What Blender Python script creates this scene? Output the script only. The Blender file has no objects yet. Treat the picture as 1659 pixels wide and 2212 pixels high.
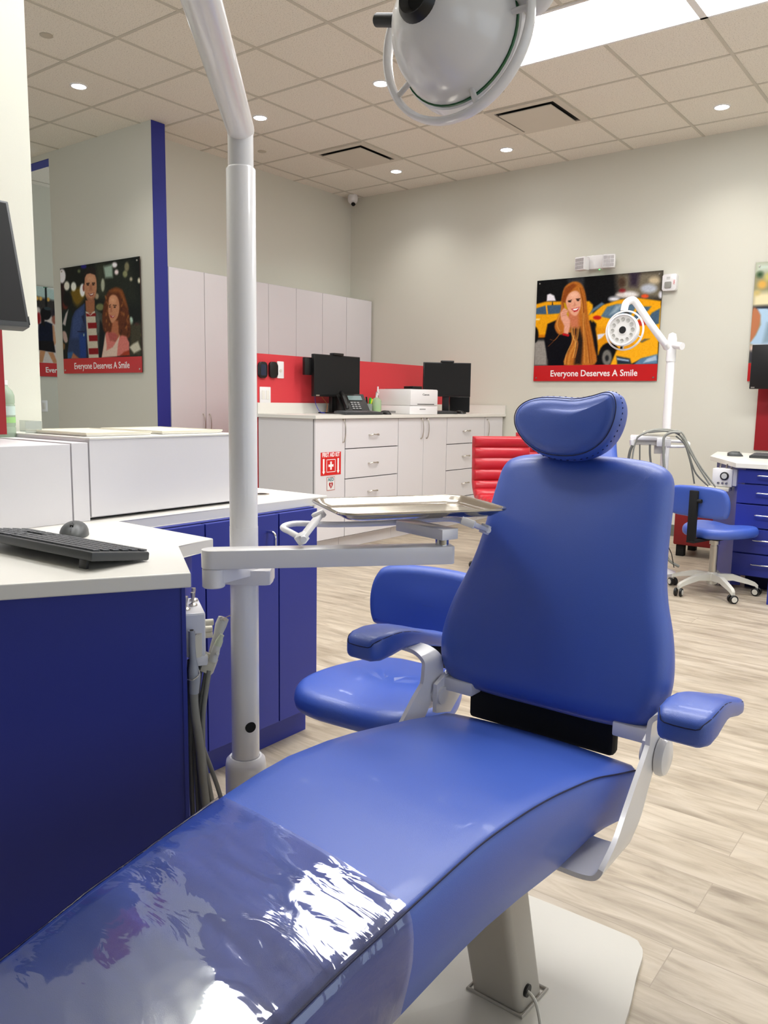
EXTRA_PANELS = [(2, -3), (4, -3), (6, 1), (6, -3), (2, -5)]
DOWNW = 14; WORLD = 0.7; EXPO = 1.17
import bpy, bmesh, math, random
import numpy as np
from mathutils import Vector, Matrix
random.seed(4)
C = bpy.context.scene.collection
PI = math.pi
CAM_H = 1.16
CEIL = 3.388
# ---------------------------------------------------------------- camera
FPX, YAW, PITCH, ROLL = 1732.68, -.64998, .138024, .0156361
fw = Vector((math.sin(YAW)*math.cos(PITCH), math.cos(YAW)*math.cos(PITCH), -math.sin(PITCH)))
r0 = Vector((math.cos(YAW), -math.sin(YAW), 0)); u0 = r0.cross(fw)
cr, sr = math.cos(ROLL), math.sin(ROLL)
RT = r0*cr + u0*sr; UP = -r0*sr + u0*cr
EYE = Vector((0, 0, CAM_H))
cd = bpy.data.cameras.new('camera'); cam = bpy.data.objects.new('camera', cd); C.objects.link(cam)
cd.sensor_fit = 'HORIZONTAL'; cd.sensor_width = 36; cd.lens = FPX*36/1659
cd.clip_start = .02; cd.clip_end = 60
mr = Matrix((RT, UP, -fw)).transposed().to_4x4(); mr.translation = EYE
cam.matrix_world = mr
bpy.context.scene.camera = cam
# measuring helpers: a point of the photograph taken back to a known height, wall plane or distance
def ray(x, y): return fw + RT*((x-829.5)/FPX) - UP*((y-1106)/FPX)
def atz(x, y, z): d = ray(x, y); return EYE + d*((z-CAM_H)/d.z)
def aty(x, y, Y): d = ray(x, y); return EYE + d*(Y/d.y)
def atx(x, y, X): d = ray(x, y); return EYE + d*(X/d.x)
def atr(x, y, r): d = ray(x, y); return EYE + d*(r/math.hypot(d.x, d.y))
# ---------------------------------------------------------------- materials
def s2l(c): c = c/255.0; return c/12.92 if c <= .04045 else ((c+.055)/1.055)**2.4
def L(c): return (s2l(c[0]), s2l(c[1]), s2l(c[2]), 1)
MC = {}
def mat(name, rgb, rough=.5, metal=0, coat=0, bump=0, bscale=200, emit=0, spec=.5, vary=0, trans=0):
    if name in MC: return MC[name]
    m = bpy.data.materials.new(name); m.use_nodes = True
    nt = m.node_tree; b = nt.nodes['Principled BSDF']
    b.inputs['Base Color'].default_value = L(rgb)
    b.inputs['Roughness'].default_value = rough; b.inputs['Metallic'].default_value = metal
    b.inputs['Coat Weight'].default_value = coat; b.inputs['Coat Roughness'].default_value = .08
    b.inputs['Specular IOR Level'].default_value = spec
    b.inputs['Transmission Weight'].default_value = trans
    if emit:
        b.inputs['Emission Color'].default_value = L(rgb); b.inputs['Emission Strength'].default_value = emit
    tc = nt.nodes.new('ShaderNodeTexCoord')
    nz = nt.nodes.new('ShaderNodeTexNoise'); nz.inputs['Scale'].default_value = bscale; nz.inputs['Detail'].default_value = 3
    nt.links.new(tc.outputs['Object'], nz.inputs['Vector'])
    if bump:
        bp = nt.nodes.new('ShaderNodeBump'); bp.inputs['Strength'].default_value = bump; bp.inputs['Distance'].default_value = .002
        nt.links.new(nz.outputs['Fac'], bp.inputs['Height']); nt.links.new(bp.outputs['Normal'], b.inputs['Normal'])
    if vary:
        cr_ = nt.nodes.new('ShaderNodeMix'); cr_.data_type = 'RGBA'
        cr_.inputs[6].default_value = L([max(0, k*(1-vary)) for k in rgb]); cr_.inputs[7].default_value = L([min(255, k*(1+vary)) for k in rgb])
        nt.links.new(nz.outputs['Fac'], cr_.inputs[0]); nt.links.new(cr_.outputs[2], b.inputs['Base Color'])
    MC[name] = m; return m
WALL = mat('wall paint', (219, 217, 204), .75, bump=.15, bscale=350)
WHITE = mat('white powder coat', (238, 236, 236), .28, coat=.4)
LAM = mat('white laminate', (226, 223, 225), .45, bump=.05, bscale=600)
TOP = mat('white solid surface', (230, 227, 219), .32)
GAP = mat('dark gap', (52, 48, 46), .8)
BLUEL = mat('blue laminate', (38, 50, 144), .42, bump=.06, bscale=700)
BLUEP = mat('blue wall paint', (38, 46, 140), .6)
VINYL = mat('blue vinyl', (56, 90, 184), .42, spec=.85, coat=.12, bump=.2, bscale=900)
SEAM = mat('dark thread', (16, 20, 60), .7)
REDP = mat('red paint', (212, 58, 66), .55)
REDD = mat('deep red panel', (150, 6, 20), .45)
REDV = mat('red leather', (192, 36, 48), .33, spec=.5)
BLACK = mat('black plastic', (14, 14, 15), .4)
BLACKM = mat('matt black', (5, 5, 6), .8)
SCREEN = mat('black screen', (6, 6, 7), .55, spec=.25)
CHAR = mat('charcoal plastic', (58, 60, 62), .45)
KEYM = mat('key caps', (74, 76, 79), .4)
STEEL = mat('stainless steel', (212, 206, 196), .17, metal=1)
NICK = mat('brushed nickel', (196, 190, 180), .3, metal=1)
CHROME = mat('chrome', (225, 225, 225), .08, metal=1)
HOSE = mat('grey hose', (140, 140, 132), .45)
HOSED = mat('dark grey hose', (104, 104, 98), .45)
PLG = mat('grey white plastic', (214, 211, 200), .4)
BEIGE = mat('beige plastic', (222, 216, 196), .4)
GREEN = mat('green rim', (16, 92, 48), .3)
PEDM = mat('warm grey paint', (176, 170, 160), .45, coat=.1)
PLATE = mat('base plate paint', (205, 201, 190), .4, bump=.05, bscale=300)
TEXTW = mat('white print', (248, 246, 244), .5)
REDS = mat('sign red', (216, 32, 28), .45)
REDB = mat('poster red band', (200, 18, 22), .35)
BASEB = mat('grey green rubber base', (104, 108, 96), .6)
LIGHTM = mat('panel light diffuser', (255, 255, 255), .5, emit=7.0)
DOWNM = mat('downlight lens', (240, 246, 255), .5, emit=22)
# ---------------------------------------------------------------- mesh helpers
def bmn(): return bmesh.new()
def add_box(bm, x0, x1, y0, y1, z0, z1, bev=0, M=None, seg=2):
    vs = [bm.verts.new((x, y, z)) for x in (x0, x1) for y in (y0, y1) for z in (z0, z1)]
    fs = [(0, 1, 3, 2), (4, 6, 7, 5), (0, 4, 5, 1), (2, 3, 7, 6), (0, 2, 6, 4), (1, 5, 7, 3)]
    ff = [bm.faces.new([vs[i] for i in f]) for f in fs]
    if bev:
        es = list({e for f in ff for e in f.edges})
        r = bmesh.ops.bevel(bm, geom=es, offset=bev, segments=seg, affect='EDGES', profile=.5)
        vs = list({v for f in r['faces'] for v in f.verts} | {v for v in vs if v.is_valid})
    if M is not None: bmesh.ops.transform(bm, matrix=M, verts=[v for v in vs if v.is_valid])
    return bm
def add_prism(bm, pts, z0, z1, M=None, bev=0):
    """polygon pts (a,b) extruded from z0 to z1"""
    a = [bm.verts.new((p[0], p[1], z0)) for p in pts]; b = [bm.verts.new((p[0], p[1], z1)) for p in pts]
    n = len(pts); ff = [bm.faces.new(a[::-1]), bm.faces.new(b)]
    for i in range(n): ff.append(bm.faces.new((a[i], a[(i+1) % n], b[(i+1) % n], b[i])))
    vs = a+b
    if bev:
        es = [e for f in ff[:2] for e in f.edges]
        r = bmesh.ops.bevel(bm, geom=es, offset=bev, segments=2, affect='EDGES', profile=.5)
        vs = list({v for f in r['faces'] for v in f.verts} | {v for v in vs if v.is_valid})
    if M is not None: bmesh.ops.transform(bm, matrix=M, verts=vs)
    return bm
def smooth_path(pts, n=8, closed=False):
    P = [Vector(p) for p in pts]; N = len(P); out = []
    rng = range(N if closed else N-1)
    for i in rng:
        if closed: a, b, c, d = P[(i-1) % N], P[i], P[(i+1) % N], P[(i+2) % N]
        else: a, b, c, d = P[max(i-1, 0)], P[i], P[i+1], P[min(i+2, N-1)]
        for k in range(n):
            t = k/n
            out.append(.5*((2*b) + (c-a)*t + (2*a-5*b+4*c-d)*t*t + (-a+3*b-3*c+d)*t**3))
    if not closed: out.append(P[-1])
    return out
def add_tube(bm, pts, r, seg=12, closed=False, caps=True):
    P = [Vector(p) for p in pts]; n = len(P); R = r if isinstance(r, (list, tuple)) else [r]*n
    rings = []; up = None
    for i in range(n):
        if closed: t = P[(i+1) % n]-P[i-1]
        else: t = P[min(i+1, n-1)]-P[max(i-1, 0)]
        t.normalize()
        if up is None: up = Vector((0, 0, 1)) if abs(t.z) < .9 else Vector((1, 0, 0))
        s = t.cross(up); s.normalize(); up = s.cross(t); up.normalize()
        rings.append([bm.verts.new(P[i] + (s*math.cos(a)+up*math.sin(a))*R[i]) for a in [2*PI*k/seg for k in range(seg)]])
    m = n if closed else n-1
    for i in range(m):
        a, b = rings[i], rings[(i+1) % n]
        for k in range(seg): bm.faces.new((a[k], a[(k+1) % seg], b[(k+1) % seg], b[k]))
    if caps and not closed: bm.faces.new(rings[0][::-1]); bm.faces.new(rings[-1])
    return bm
def frame(o, zax, xhint=(1, 0, 0)):
    z = Vector(zax).normalized(); x = Vector(xhint); x = (x - z*x.dot(z)).normalized(); y = z.cross(x)
    M = Matrix((x, y, z)).transposed().to_4x4(); M.translation = Vector(o); return M
def add_lathe(bm, prof, M=None, seg=32):
    """prof list of (r,h) about local z"""
    rings = []
    for r, h in prof:
        if r < 1e-5: rings.append([bm.verts.new((0, 0, h))])
        else: rings.append([bm.verts.new((r*math.cos(2*PI*k/seg), r*math.sin(2*PI*k/seg), h)) for k in range(seg)])
    for a, b in zip(rings, rings[1:]):
        for k in range(seg):
            k2 = (k+1) % seg
            if len(a) == 1 and len(b) == 1: continue
            if len(a) == 1: bm.faces.new((a[0], b[k2], b[k]))
            elif len(b) == 1: bm.faces.new((a[k], a[k2], b[0]))
            else: bm.faces.new((a[k], a[k2], b[k2], b[k]))
    vs = [v for q in rings for v in q]
    if M is not None: bmesh.ops.transform(bm, matrix=M, verts=vs)
    return bm
def cyl(bm, p0, p1, r, seg=24, bev=0):
    p0, p1 = Vector(p0), Vector(p1); h = (p1-p0).length
    pr = [(0, 0), (r-bev, 0), (r, bev), (r, h-bev), (r-bev, h), (0, h)] if bev else [(0, 0), (r, 0), (r, h), (0, h)]
    return add_lathe(bm, pr, frame(p0, p1-p0, (1, 0, 0) if abs((p1-p0).normalized().x) < .9 else (0, 1, 0)), seg)
def offset_poly(P, d):
    n = len(P); out = []
    for i in range(n):
        t = (P[(i+1) % n]-P[i-1]); t.normalize()
        out.append(Vector((P[i].x - t.y*d, P[i].y + t.x*d)))
    return out
def add_pad(bm, outline, T, rf, rb, crown, fn, nsm=5, back_crown=0):
    """cushion: closed CCW outline (a,b), thickness T, rounded front edge rf, back edge rb; fn maps (a,b,h) to the room"""
    P = [Vector((v.x, v.y)) for v in smooth_path([(p[0], p[1], 0) for p in outline], nsm, True)]
    n = len(P); c = sum(P, Vector((0, 0)))/n
    rings = []
    def ring(pp, h): rings.append([bm.verts.new(fn(p.x, p.y, h)) for p in pp])
    bc = offset_poly(P, rb)
    for s in (.35, .7): ring([c+(p-c)*s for p in bc], -T-back_crown*(1-s*s))
    ring(bc, -T)
    for a in (30, 60, 90): q = math.radians(a); ring(offset_poly(P, rb*(1-math.sin(q))), -T+rb*(1-math.cos(q)))
    for a in (0, 15, 30, 45, 60, 75, 90): q = math.radians(a); ring(offset_poly(P, rf*(1-math.cos(q))), -rf+rf*math.sin(q))
    fc = offset_poly(P, rf)
    hx = max(abs(q.x-c.x) for q in fc); hy = max(abs(q.y-c.y) for q in fc)
    for s in (.85, .7, .5, .3, .12):
        rings.append([bm.verts.new(fn(q.x, q.y, crown*math.exp(-1.5*(((q.x-c.x)/hx)**2+((q.y-c.y)/hy)**2))*(1-s**4))) for q in [c+(p-c)*s for p in fc]])
    for a, b in zip(rings, rings[1:]):
        for k in range(n): bm.faces.new((a[k], a[(k+1) % n], b[(k+1) % n], b[k]))
    bm.faces.new(rings[0][::-1]); bm.faces.new(rings[-1])
    return bm
def origin_of(par):
    o = par; 
    while o.parent: o = o.parent
    return o
ROOTLOC = {}
def obj(name, bm, m, parent=None, smooth=True, ang=40, at=None):
    bmesh.ops.recalc_face_normals(bm, faces=bm.faces)
    me = bpy.data.meshes.new(name)
    if parent is not None: off = ROOTLOC.get(origin_of(parent).name, Vector((0, 0, 0)))
    else:
        if at is None:
            xs = [v.co for v in bm.verts]
            off = Vector(((min(v.x for v in xs)+max(v.x for v in xs))/2, (min(v.y for v in xs)+max(v.y for v in xs))/2, min(v.z for v in xs)))
        else: off = Vector(at)
    bmesh.ops.translate(bm, vec=-off, verts=bm.verts)
    bm.to_mesh(me); bm.free()
    for mm in (m if isinstance(m, (list, tuple)) else [m]): me.materials.append(mm)
    o = bpy.data.objects.new(name, me); C.objects.link(o)
    if parent is not None: o.parent = parent
    else: o.location = off; ROOTLOC[o.name] = off
    if smooth:
        me.polygons.foreach_set('use_smooth', [True]*len(me.polygons))
        me.set_sharp_from_angle(angle=math.radians(ang))
    return o
def tag(o, label, cat, group=None):
    o['label'] = label; o['category'] = cat
    if group: o['group'] = group
    return o
def thing(name, label, cat, loc=(0, 0, 0), group=None):
    o = bpy.data.objects.new(name, None); C.objects.link(o); o.location = loc; o.empty_display_size = .1
    ROOTLOC[o.name] = Vector(loc)
    return tag(o, label, cat, group)
def struct(name, bm, m, parent=None, **k):
    o = obj(name, bm, m, parent, smooth=False, **k); 
    if parent is None: o['kind'] = 'structure'
    return o
def dup(root, loc, rotz, label, group=None):
    r = root.copy(); C.objects.link(r); r.location = loc; r.rotation_euler = (0, 0, rotz); r['label'] = label
    if group: r['group'] = group
    ROOTLOC[r.name] = Vector(loc)
    def rec(a, b):
        for ch in list(a.children):
            if ch == r: continue
            c = ch.copy(); C.objects.link(c); c.parent = b; rec(ch, c)
    rec(root, r); return r
def box(name, m, parent, x0, x1, y0, y1, z0, z1, bev=0, **k):
    return obj(name, add_box(bmn(), x0, x1, y0, y1, z0, z1, bev), m, parent, **k)
def text(name, s, size, M, m, parent, bold=.0, ext=.0004, align='CENTER', squash=1):
    cu = bpy.data.curves.new(name, 'FONT'); cu.body = s; cu.size = size; cu.align_x = align; cu.align_y = 'CENTER'
    cu.offset = bold; cu.extrude = ext; cu.resolution_u = 3
    t = bpy.data.objects.new('tmp', cu); C.objects.link(t)
    bpy.context.view_layer.update()
    me = bpy.data.meshes.new_from_object(t.evaluated_get(bpy.context.evaluated_depsgraph_get()))
    bpy.data.objects.remove(t); bpy.data.curves.remove(cu)
    b = bmn(); b.from_mesh(me); bpy.data.meshes.remove(me)
    b.transform(M @ Matrix.Diagonal((squash, 1, 1, 1)))
    return obj(name, b, m, parent, smooth=False)
# =============================================================== THE ROOM
YB, XL = 7.22, -6.02
def wood():
    m = bpy.data.materials.new('oak vinyl planks'); m.use_nodes = True; nt = m.node_tree; N = nt.nodes; K = nt.links.new
    b = N['Principled BSDF']; tc = N.new('ShaderNodeTexCoord')
    br = N.new('ShaderNodeTexBrick'); br.offset = .37; br.inputs['Scale'].default_value = 1
    br.inputs['Brick Width'].default_value = 1.22; br.inputs['Row Height'].default_value = .15
    br.inputs['Mortar Size'].default_value = .0012; br.inputs['Mortar Smooth'].default_value = .2
    br.inputs['Color1'].default_value = (0, 0, 0, 1); br.inputs['Color2'].default_value = (1, 1, 1, 1); br.inputs['Mortar'].default_value = (.5, .5, .5, 1)
    K(tc.outputs['Object'], br.inputs['Vector'])
    # shift the grain per plank
    mul = N.new('ShaderNodeVectorMath'); mul.operation = 'MULTIPLY_ADD'; mul.inputs[1].default_value = (3.1, 7.7, 0)
    K(br.outputs['Color'], mul.inputs[0]); K(tc.outputs['Object'], mul.inputs[2])
    mp = N.new('ShaderNodeMapping'); mp.inputs['Scale'].default_value = (2.6, 15, 1); K(mul.outputs[0], mp.inputs['Vector'])
    n1 = N.new('ShaderNodeTexNoise'); n1.inputs['Scale'].default_value = 1.5; n1.inputs['Detail'].default_value = 7; n1.inputs['Roughness'].default_value = .62; n1.inputs['Distortion'].default_value = .9
    K(mp.outputs[0], n1.inputs['Vector'])
    mp2 = N.new('ShaderNodeMapping'); mp2.inputs['Scale'].default_value = (2.2, 10, 1); K(mul.outputs[0], mp2.inputs['Vector'])
    n2 = N.new('ShaderNodeTexNoise'); n2.inputs['Scale'].default_value = 1.3; n2.inputs['Detail'].default_value = 3; K(mp2.outputs[0], n2.inputs['Vector'])
    r = N.new('ShaderNodeValToRGB'); e = r.color_ramp.elements
    e[0].position = .27; e[0].color = L((156, 142, 124)); e[1].position = .76; e[1].color = L((206, 194, 177))
    x = e.new(.43); x.color = L((182, 168, 147)); x = e.new(.56); x.color = L((196, 183, 163))
    K(n1.outputs['Fac'], r.inputs['Fac'])
    mx = N.new('ShaderNodeMix'); mx.data_type = 'RGBA'; mx.blend_type = 'MULTIPLY'; mx.inputs[0].default_value = 1
    r2 = N.new('ShaderNodeValToRGB'); e = r2.color_ramp.elements; e[0].position = .3; e[0].color = (.72, .70, .68, 1); e[1].position = .55; e[1].color = (1, 1, 1, 1)
    K(n2.outputs['Fac'], r2.inputs['Fac']); K(r.outputs['Color'], mx.inputs[6]); K(r2.outputs['Color'], mx.inputs[7])
    m3 = N.new('ShaderNodeMix'); m3.data_type = 'RGBA'; m3.blend_type = 'MULTIPLY'; m3.inputs[0].default_value = 1
    r3 = N.new('ShaderNodeValToRGB'); e = r3.color_ramp.elements; e[0].color = (.90, .89, .88, 1); e[1].color = (1, 1, 1, 1)
    K(br.outputs['Color'], r3.inputs['Fac']); K(mx.outputs[2], m3.inputs[6]); K(r3.outputs['Color'], m3.inputs[7])
    m4 = N.new('ShaderNodeMix'); m4.data_type = 'RGBA'; K(br.outputs['Fac'], m4.inputs[0]); K(m3.outputs[2], m4.inputs[6]); m4.inputs[7].default_value = L((158, 144, 126))
    K(m4.outputs[2], b.inputs['Base Color']); b.inputs['Roughness'].default_value = .42
    return m
struct('floor', add_box(bmn(), -9, 3.6, -3.5, YB+.1, -.05, 0), wood(), at=(0, 0, 0))
def tile():
    m = bpy.data.materials.new('mineral fibre tile'); m.use_nodes = True; nt = m.node_tree; N = nt.nodes; K = nt.links.new
    b = N['Principled BSDF']; tc = N.new('ShaderNodeTexCoord'); n = N.new('ShaderNodeTexNoise'); n.inputs['Scale'].default_value = 130; n.inputs['Detail'].default_value = 2
    K(tc.outputs['Object'], n.inputs['Vector']); r = N.new('ShaderNodeValToRGB'); e = r.color_ramp.elements
    e[0].position = .28; e[0].color = L((200, 193, 180)); e[1].position = .46; e[1].color = L((240, 234, 222)); K(n.outputs['Fac'], r.inputs['Fac'])
    K(r.outputs['Color'], b.inputs['Base Color']); b.inputs['Roughness'].default_value = .9
    return m
T = .6096; GX, GY = -4.0208, 3.8595
def gx(c): return GX+c*T
def gy(i): return GY+i*T
ceil = struct('ceiling', add_box(bmn(), -9, 3.6, -3.5, YB+.1, CEIL, CEIL+.1), tile())
b = bmn()
for c in range(-8, 13):
    x = gx(c); 
    if -9 < x < 3.6: add_box(b, x-.011, x+.011, -3.5, YB, CEIL-.004, CEIL+.002)
for i in range(-12, 6):
    y = gy(i); add_box(b, -9, 3.6, y-.011, y+.011, CEIL-.003, CEIL+.002)
struct('ceiling_grid', b, mat('grid paint', (204, 198, 184), .6), ceil)
struct('wall_back', add_box(bmn(), XL-.12, 3.6, YB, YB+.12, 0, CEIL), WALL)
struct('wall_left', add_box(bmn(), XL-.12, XL, 4.43, YB, 0, CEIL), WALL)
wp = add_box(bmn(), -7.235, -5.705, 4.30, 4.43, 0, CEIL); add_box(wp, -8.43, -7.235, 4.30, 4.43, 3.333, CEIL)
struct('wall_partition', wp, WALL)
tr = add_box(bmn(), -5.705, -5.700, 4.298, 4.432, 0, CEIL-.003)
struct('trim_1', tr, BLUEP)
struct('trim_2', add_box(bmn(), -8.43, -7.236, 4.30, 4.432, 3.327, 3.333), BLUEP)
struct('wall_corridor', add_box(bmn(), -8.55, -8.43, 2.0, YB, 0, CEIL), WALL)
struct('wall_station', add_box(bmn(), -2.52, -2.40, -3.5, 1.368, 0, CEIL), mat('station wall paint', (222, 222, 208), .7, bump=.1, bscale=350))
struct('wall_front', add_box(bmn(), -9, 3.6, -3.6, -3.5, 0, CEIL), mat('darkened unseen wall', (92, 94, 112), .8))  # unseen wall, darkened so it bounces less light onto chair and partition
# right wall with three tall window openings for daylight
b = add_box(bmn(), 3.6, 3.72, -3.5, YB, 0, .5); add_box(b, 3.6, 3.72, -3.5, YB, 2.9, CEIL)
for y0, y1 in ((-3.5, -2.9), (-.4, .2), (2.8, 3.4), (6.0, YB)): add_box(b, 3.6, 3.72, y0, y1, .5, 2.9)
struct('wall_right', b, WALL)
for k, (y0, y1) in enumerate(((-2.9, -.4), (.2, 2.8), (3.4, 6.0))):
    b = bmn()
    for a0, a1, c0, c1 in ((y0, y0+.05, .5, 2.9), (y1-.05, y1, .5, 2.9), (y0, y1, .5, .55), (y0, y1, 2.85, 2.9), ((y0+y1)/2-.02, (y0+y1)/2+.02, .5, 2.9)):
        add_box(b, 3.63, 3.69, a0, a1, c0, c1)
    struct('window_%d' % (k+1), b, WHITE)
struct('baseboard_back', add_box(bmn(), -3.95, 3.6, YB-.012, YB, 0, .10), BASEB)
# pony wall of the back station, painted red
struct('wall_pony', add_box(bmn(), -4.70, -4.582, 4.385, YB, 0, 1.505), REDP)
# =============================================================== CEILING FIXTURES
def panel(c, i, n=2, vis=''):
    x0, x1, y0, y1 = gx(c), gx(c+n), gy(i), gy(i+1)
    cx, cy = (x0+x1)/2, (y0+y1)/2
    t = thing('ceiling_light_panel', vis, 'ceiling light', (cx, cy, CEIL-.01), 'flat ceiling light panels')
    f = bmn(); w = .022
    for a in ((x0, x1, y0, y0+w), (x0, x1, y1-w, y1), (x0, x0+w, y0, y1), (x1-w, x1, y0, y1)): add_box(f, *a, CEIL-.010, CEIL-.0005)
    obj('frame', f, WHITE, t, smooth=False)
    obj('diffuser', add_box(bmn(), x0+w, x1-w, y0+w, y1-w, CEIL-.007, CEIL-.003), LIGHTM, t, smooth=False)
    return t
panel(2, 1, vis='long bright rectangular ceiling light panel at top of photo, right of the lamp head')
panel(4, 1, vis='bright ceiling light panel cut off by the top right corner of photo')
for c, i in EXTRA_PANELS: panel(c, i, vis='added rectangular ceiling light panel outside the frame, not seen')  # unseen panels, added to light the room and reflect in the plastic sheet
def downlight(c, i, label):
    x, y = gx(c), gy(i)
    t = thing('downlight', label, 'ceiling light', (x, y, CEIL-.01), 'small round recessed downlights')
    obj('trim_ring', add_lathe(bmn(), [(.048, 0), (.062, 0), (.058, -.006), (.05, -.006), (.048, 0)], Matrix.Translation((x, y, CEIL-.001))), WHITE, t)
    obj('lens', add_lathe(bmn(), [(0, -.003), (.049, -.003), (.049, 0), (0, 0)], Matrix.Translation((x, y, CEIL-.001))), DOWNM, t)
    ld = bpy.data.lights.new('downlight_beam', 'SPOT'); ld.energy = DOWNW; ld.spot_size = math.radians(125); ld.spot_blend = .9; ld.shadow_soft_size = .045; ld.color = (1, .97, .92)
    lo = bpy.data.objects.new('downlight_beam', ld); C.objects.link(lo); lo.parent = t; lo.location = (0, 0, -.012)
for c, i, s in ((-2.5, -.5, 'small round downlight farthest left, left of the bent lamp pole'), (-1.5, 1.5, 'small round downlight just right of the bend of the lamp pole'),
    (.5, 1.5, 'small round downlight seen through the grip ring of the big lamp head'), (-1.5, 4.5, 'small round downlight beside the left ceiling air diffuser, above the tall cabinets'),
    (.5, 4.5, 'small round downlight below the right ceiling air diffuser'), (3.5, 4.5, 'small round downlight at far right of the ceiling'),): downlight(c, i, s)
for c, i in ((-2.5, -3.5), (.5, -3.5), (3.5, 1.5), (6.5, 1.5), (6.5, 4.5)): downlight(c, i, 'small round downlight outside the frame')
def diffuser(c, i, label):
    x0, x1, y0, y1 = gx(c), gx(c+1), gy(i), gy(i+1); cx, cy = (x0+x1)/2, (y0+y1)/2
    t = thing('air_diffuser', label, 'air vent', (cx, cy, CEIL-.02), 'square ceiling air diffusers')
    f = bmn(); w = .055
    for a in ((x0, x1, y0, y0+w), (x0, x1, y1-w, y1), (x0, x0+w, y0+w, y1-w), (x1-w, x1, y0+w, y1-w)): add_box(f, *a, CEIL-.014, CEIL-.001)
    obj('frame', f, mat('vent paint', (214, 206, 192), .5), t, smooth=False)
    obj('throat', add_box(bmn(), x0+w, x1-w, y0+w, y1-w, CEIL-.004, CEIL-.001), BLACKM, t, smooth=False)
    obj('face_plate', add_box(bmn(), x0+.085, x1-.085, y0+.085, y1-.085, CEIL-.026, CEIL-.018, .002), mat('vent paint', (214, 206, 192), .5), t, smooth=False)
diffuser(-2, 3, 'square white ceiling air diffuser, the left one, above the red counter wall')
diffuser(1, 3, 'square white ceiling air diffuser, the right one, under the lamp head')
for (px, py), s in zip(((100, 76), (1078, 196), (566, 327)), ('flat round sprinkler cover on the ceiling at upper left', 'flat round sprinkler cover on the ceiling right of the lamp head', 'flat round sprinkler cover on the ceiling right of the lamp pole')):
    p = atz(px, py, CEIL)
    tag(obj('sprinkler_cover', add_lathe(bmn(), [(0, -.005), (.036, -.005), (.04, -.003), (.04, 0), (0, 0)], Matrix.Translation((p.x, p.y, CEIL-.0005))), mat('cover paint', (196, 188, 172), .6), at=(p.x, p.y, CEIL)), s, 'sprinkler', 'sprinkler covers')
t = thing('dome_camera', 'small white dome security camera in the back left ceiling corner', 'security camera', (-5.88, 7.08, 3.3))
obj('housing', add_lathe(bmn(), [(0, .085), (.05, .085), (.055, .06), (.055, .03), (.048, .008), (.03, -.006), (0, -.012)], Matrix.Translation((-5.88, 7.08, 3.302))), WHITE, t)
d = (EYE-Vector((-5.88, 7.08, 3.32))).normalized()
obj('lens', add_lathe(bmn(), [(0, .058), (.018, .057), (.024, .045), (0, .03)], frame((-5.865, 7.075, 3.318), Vector((.35, -.5, -.75)))), BLACKM, t)
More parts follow.
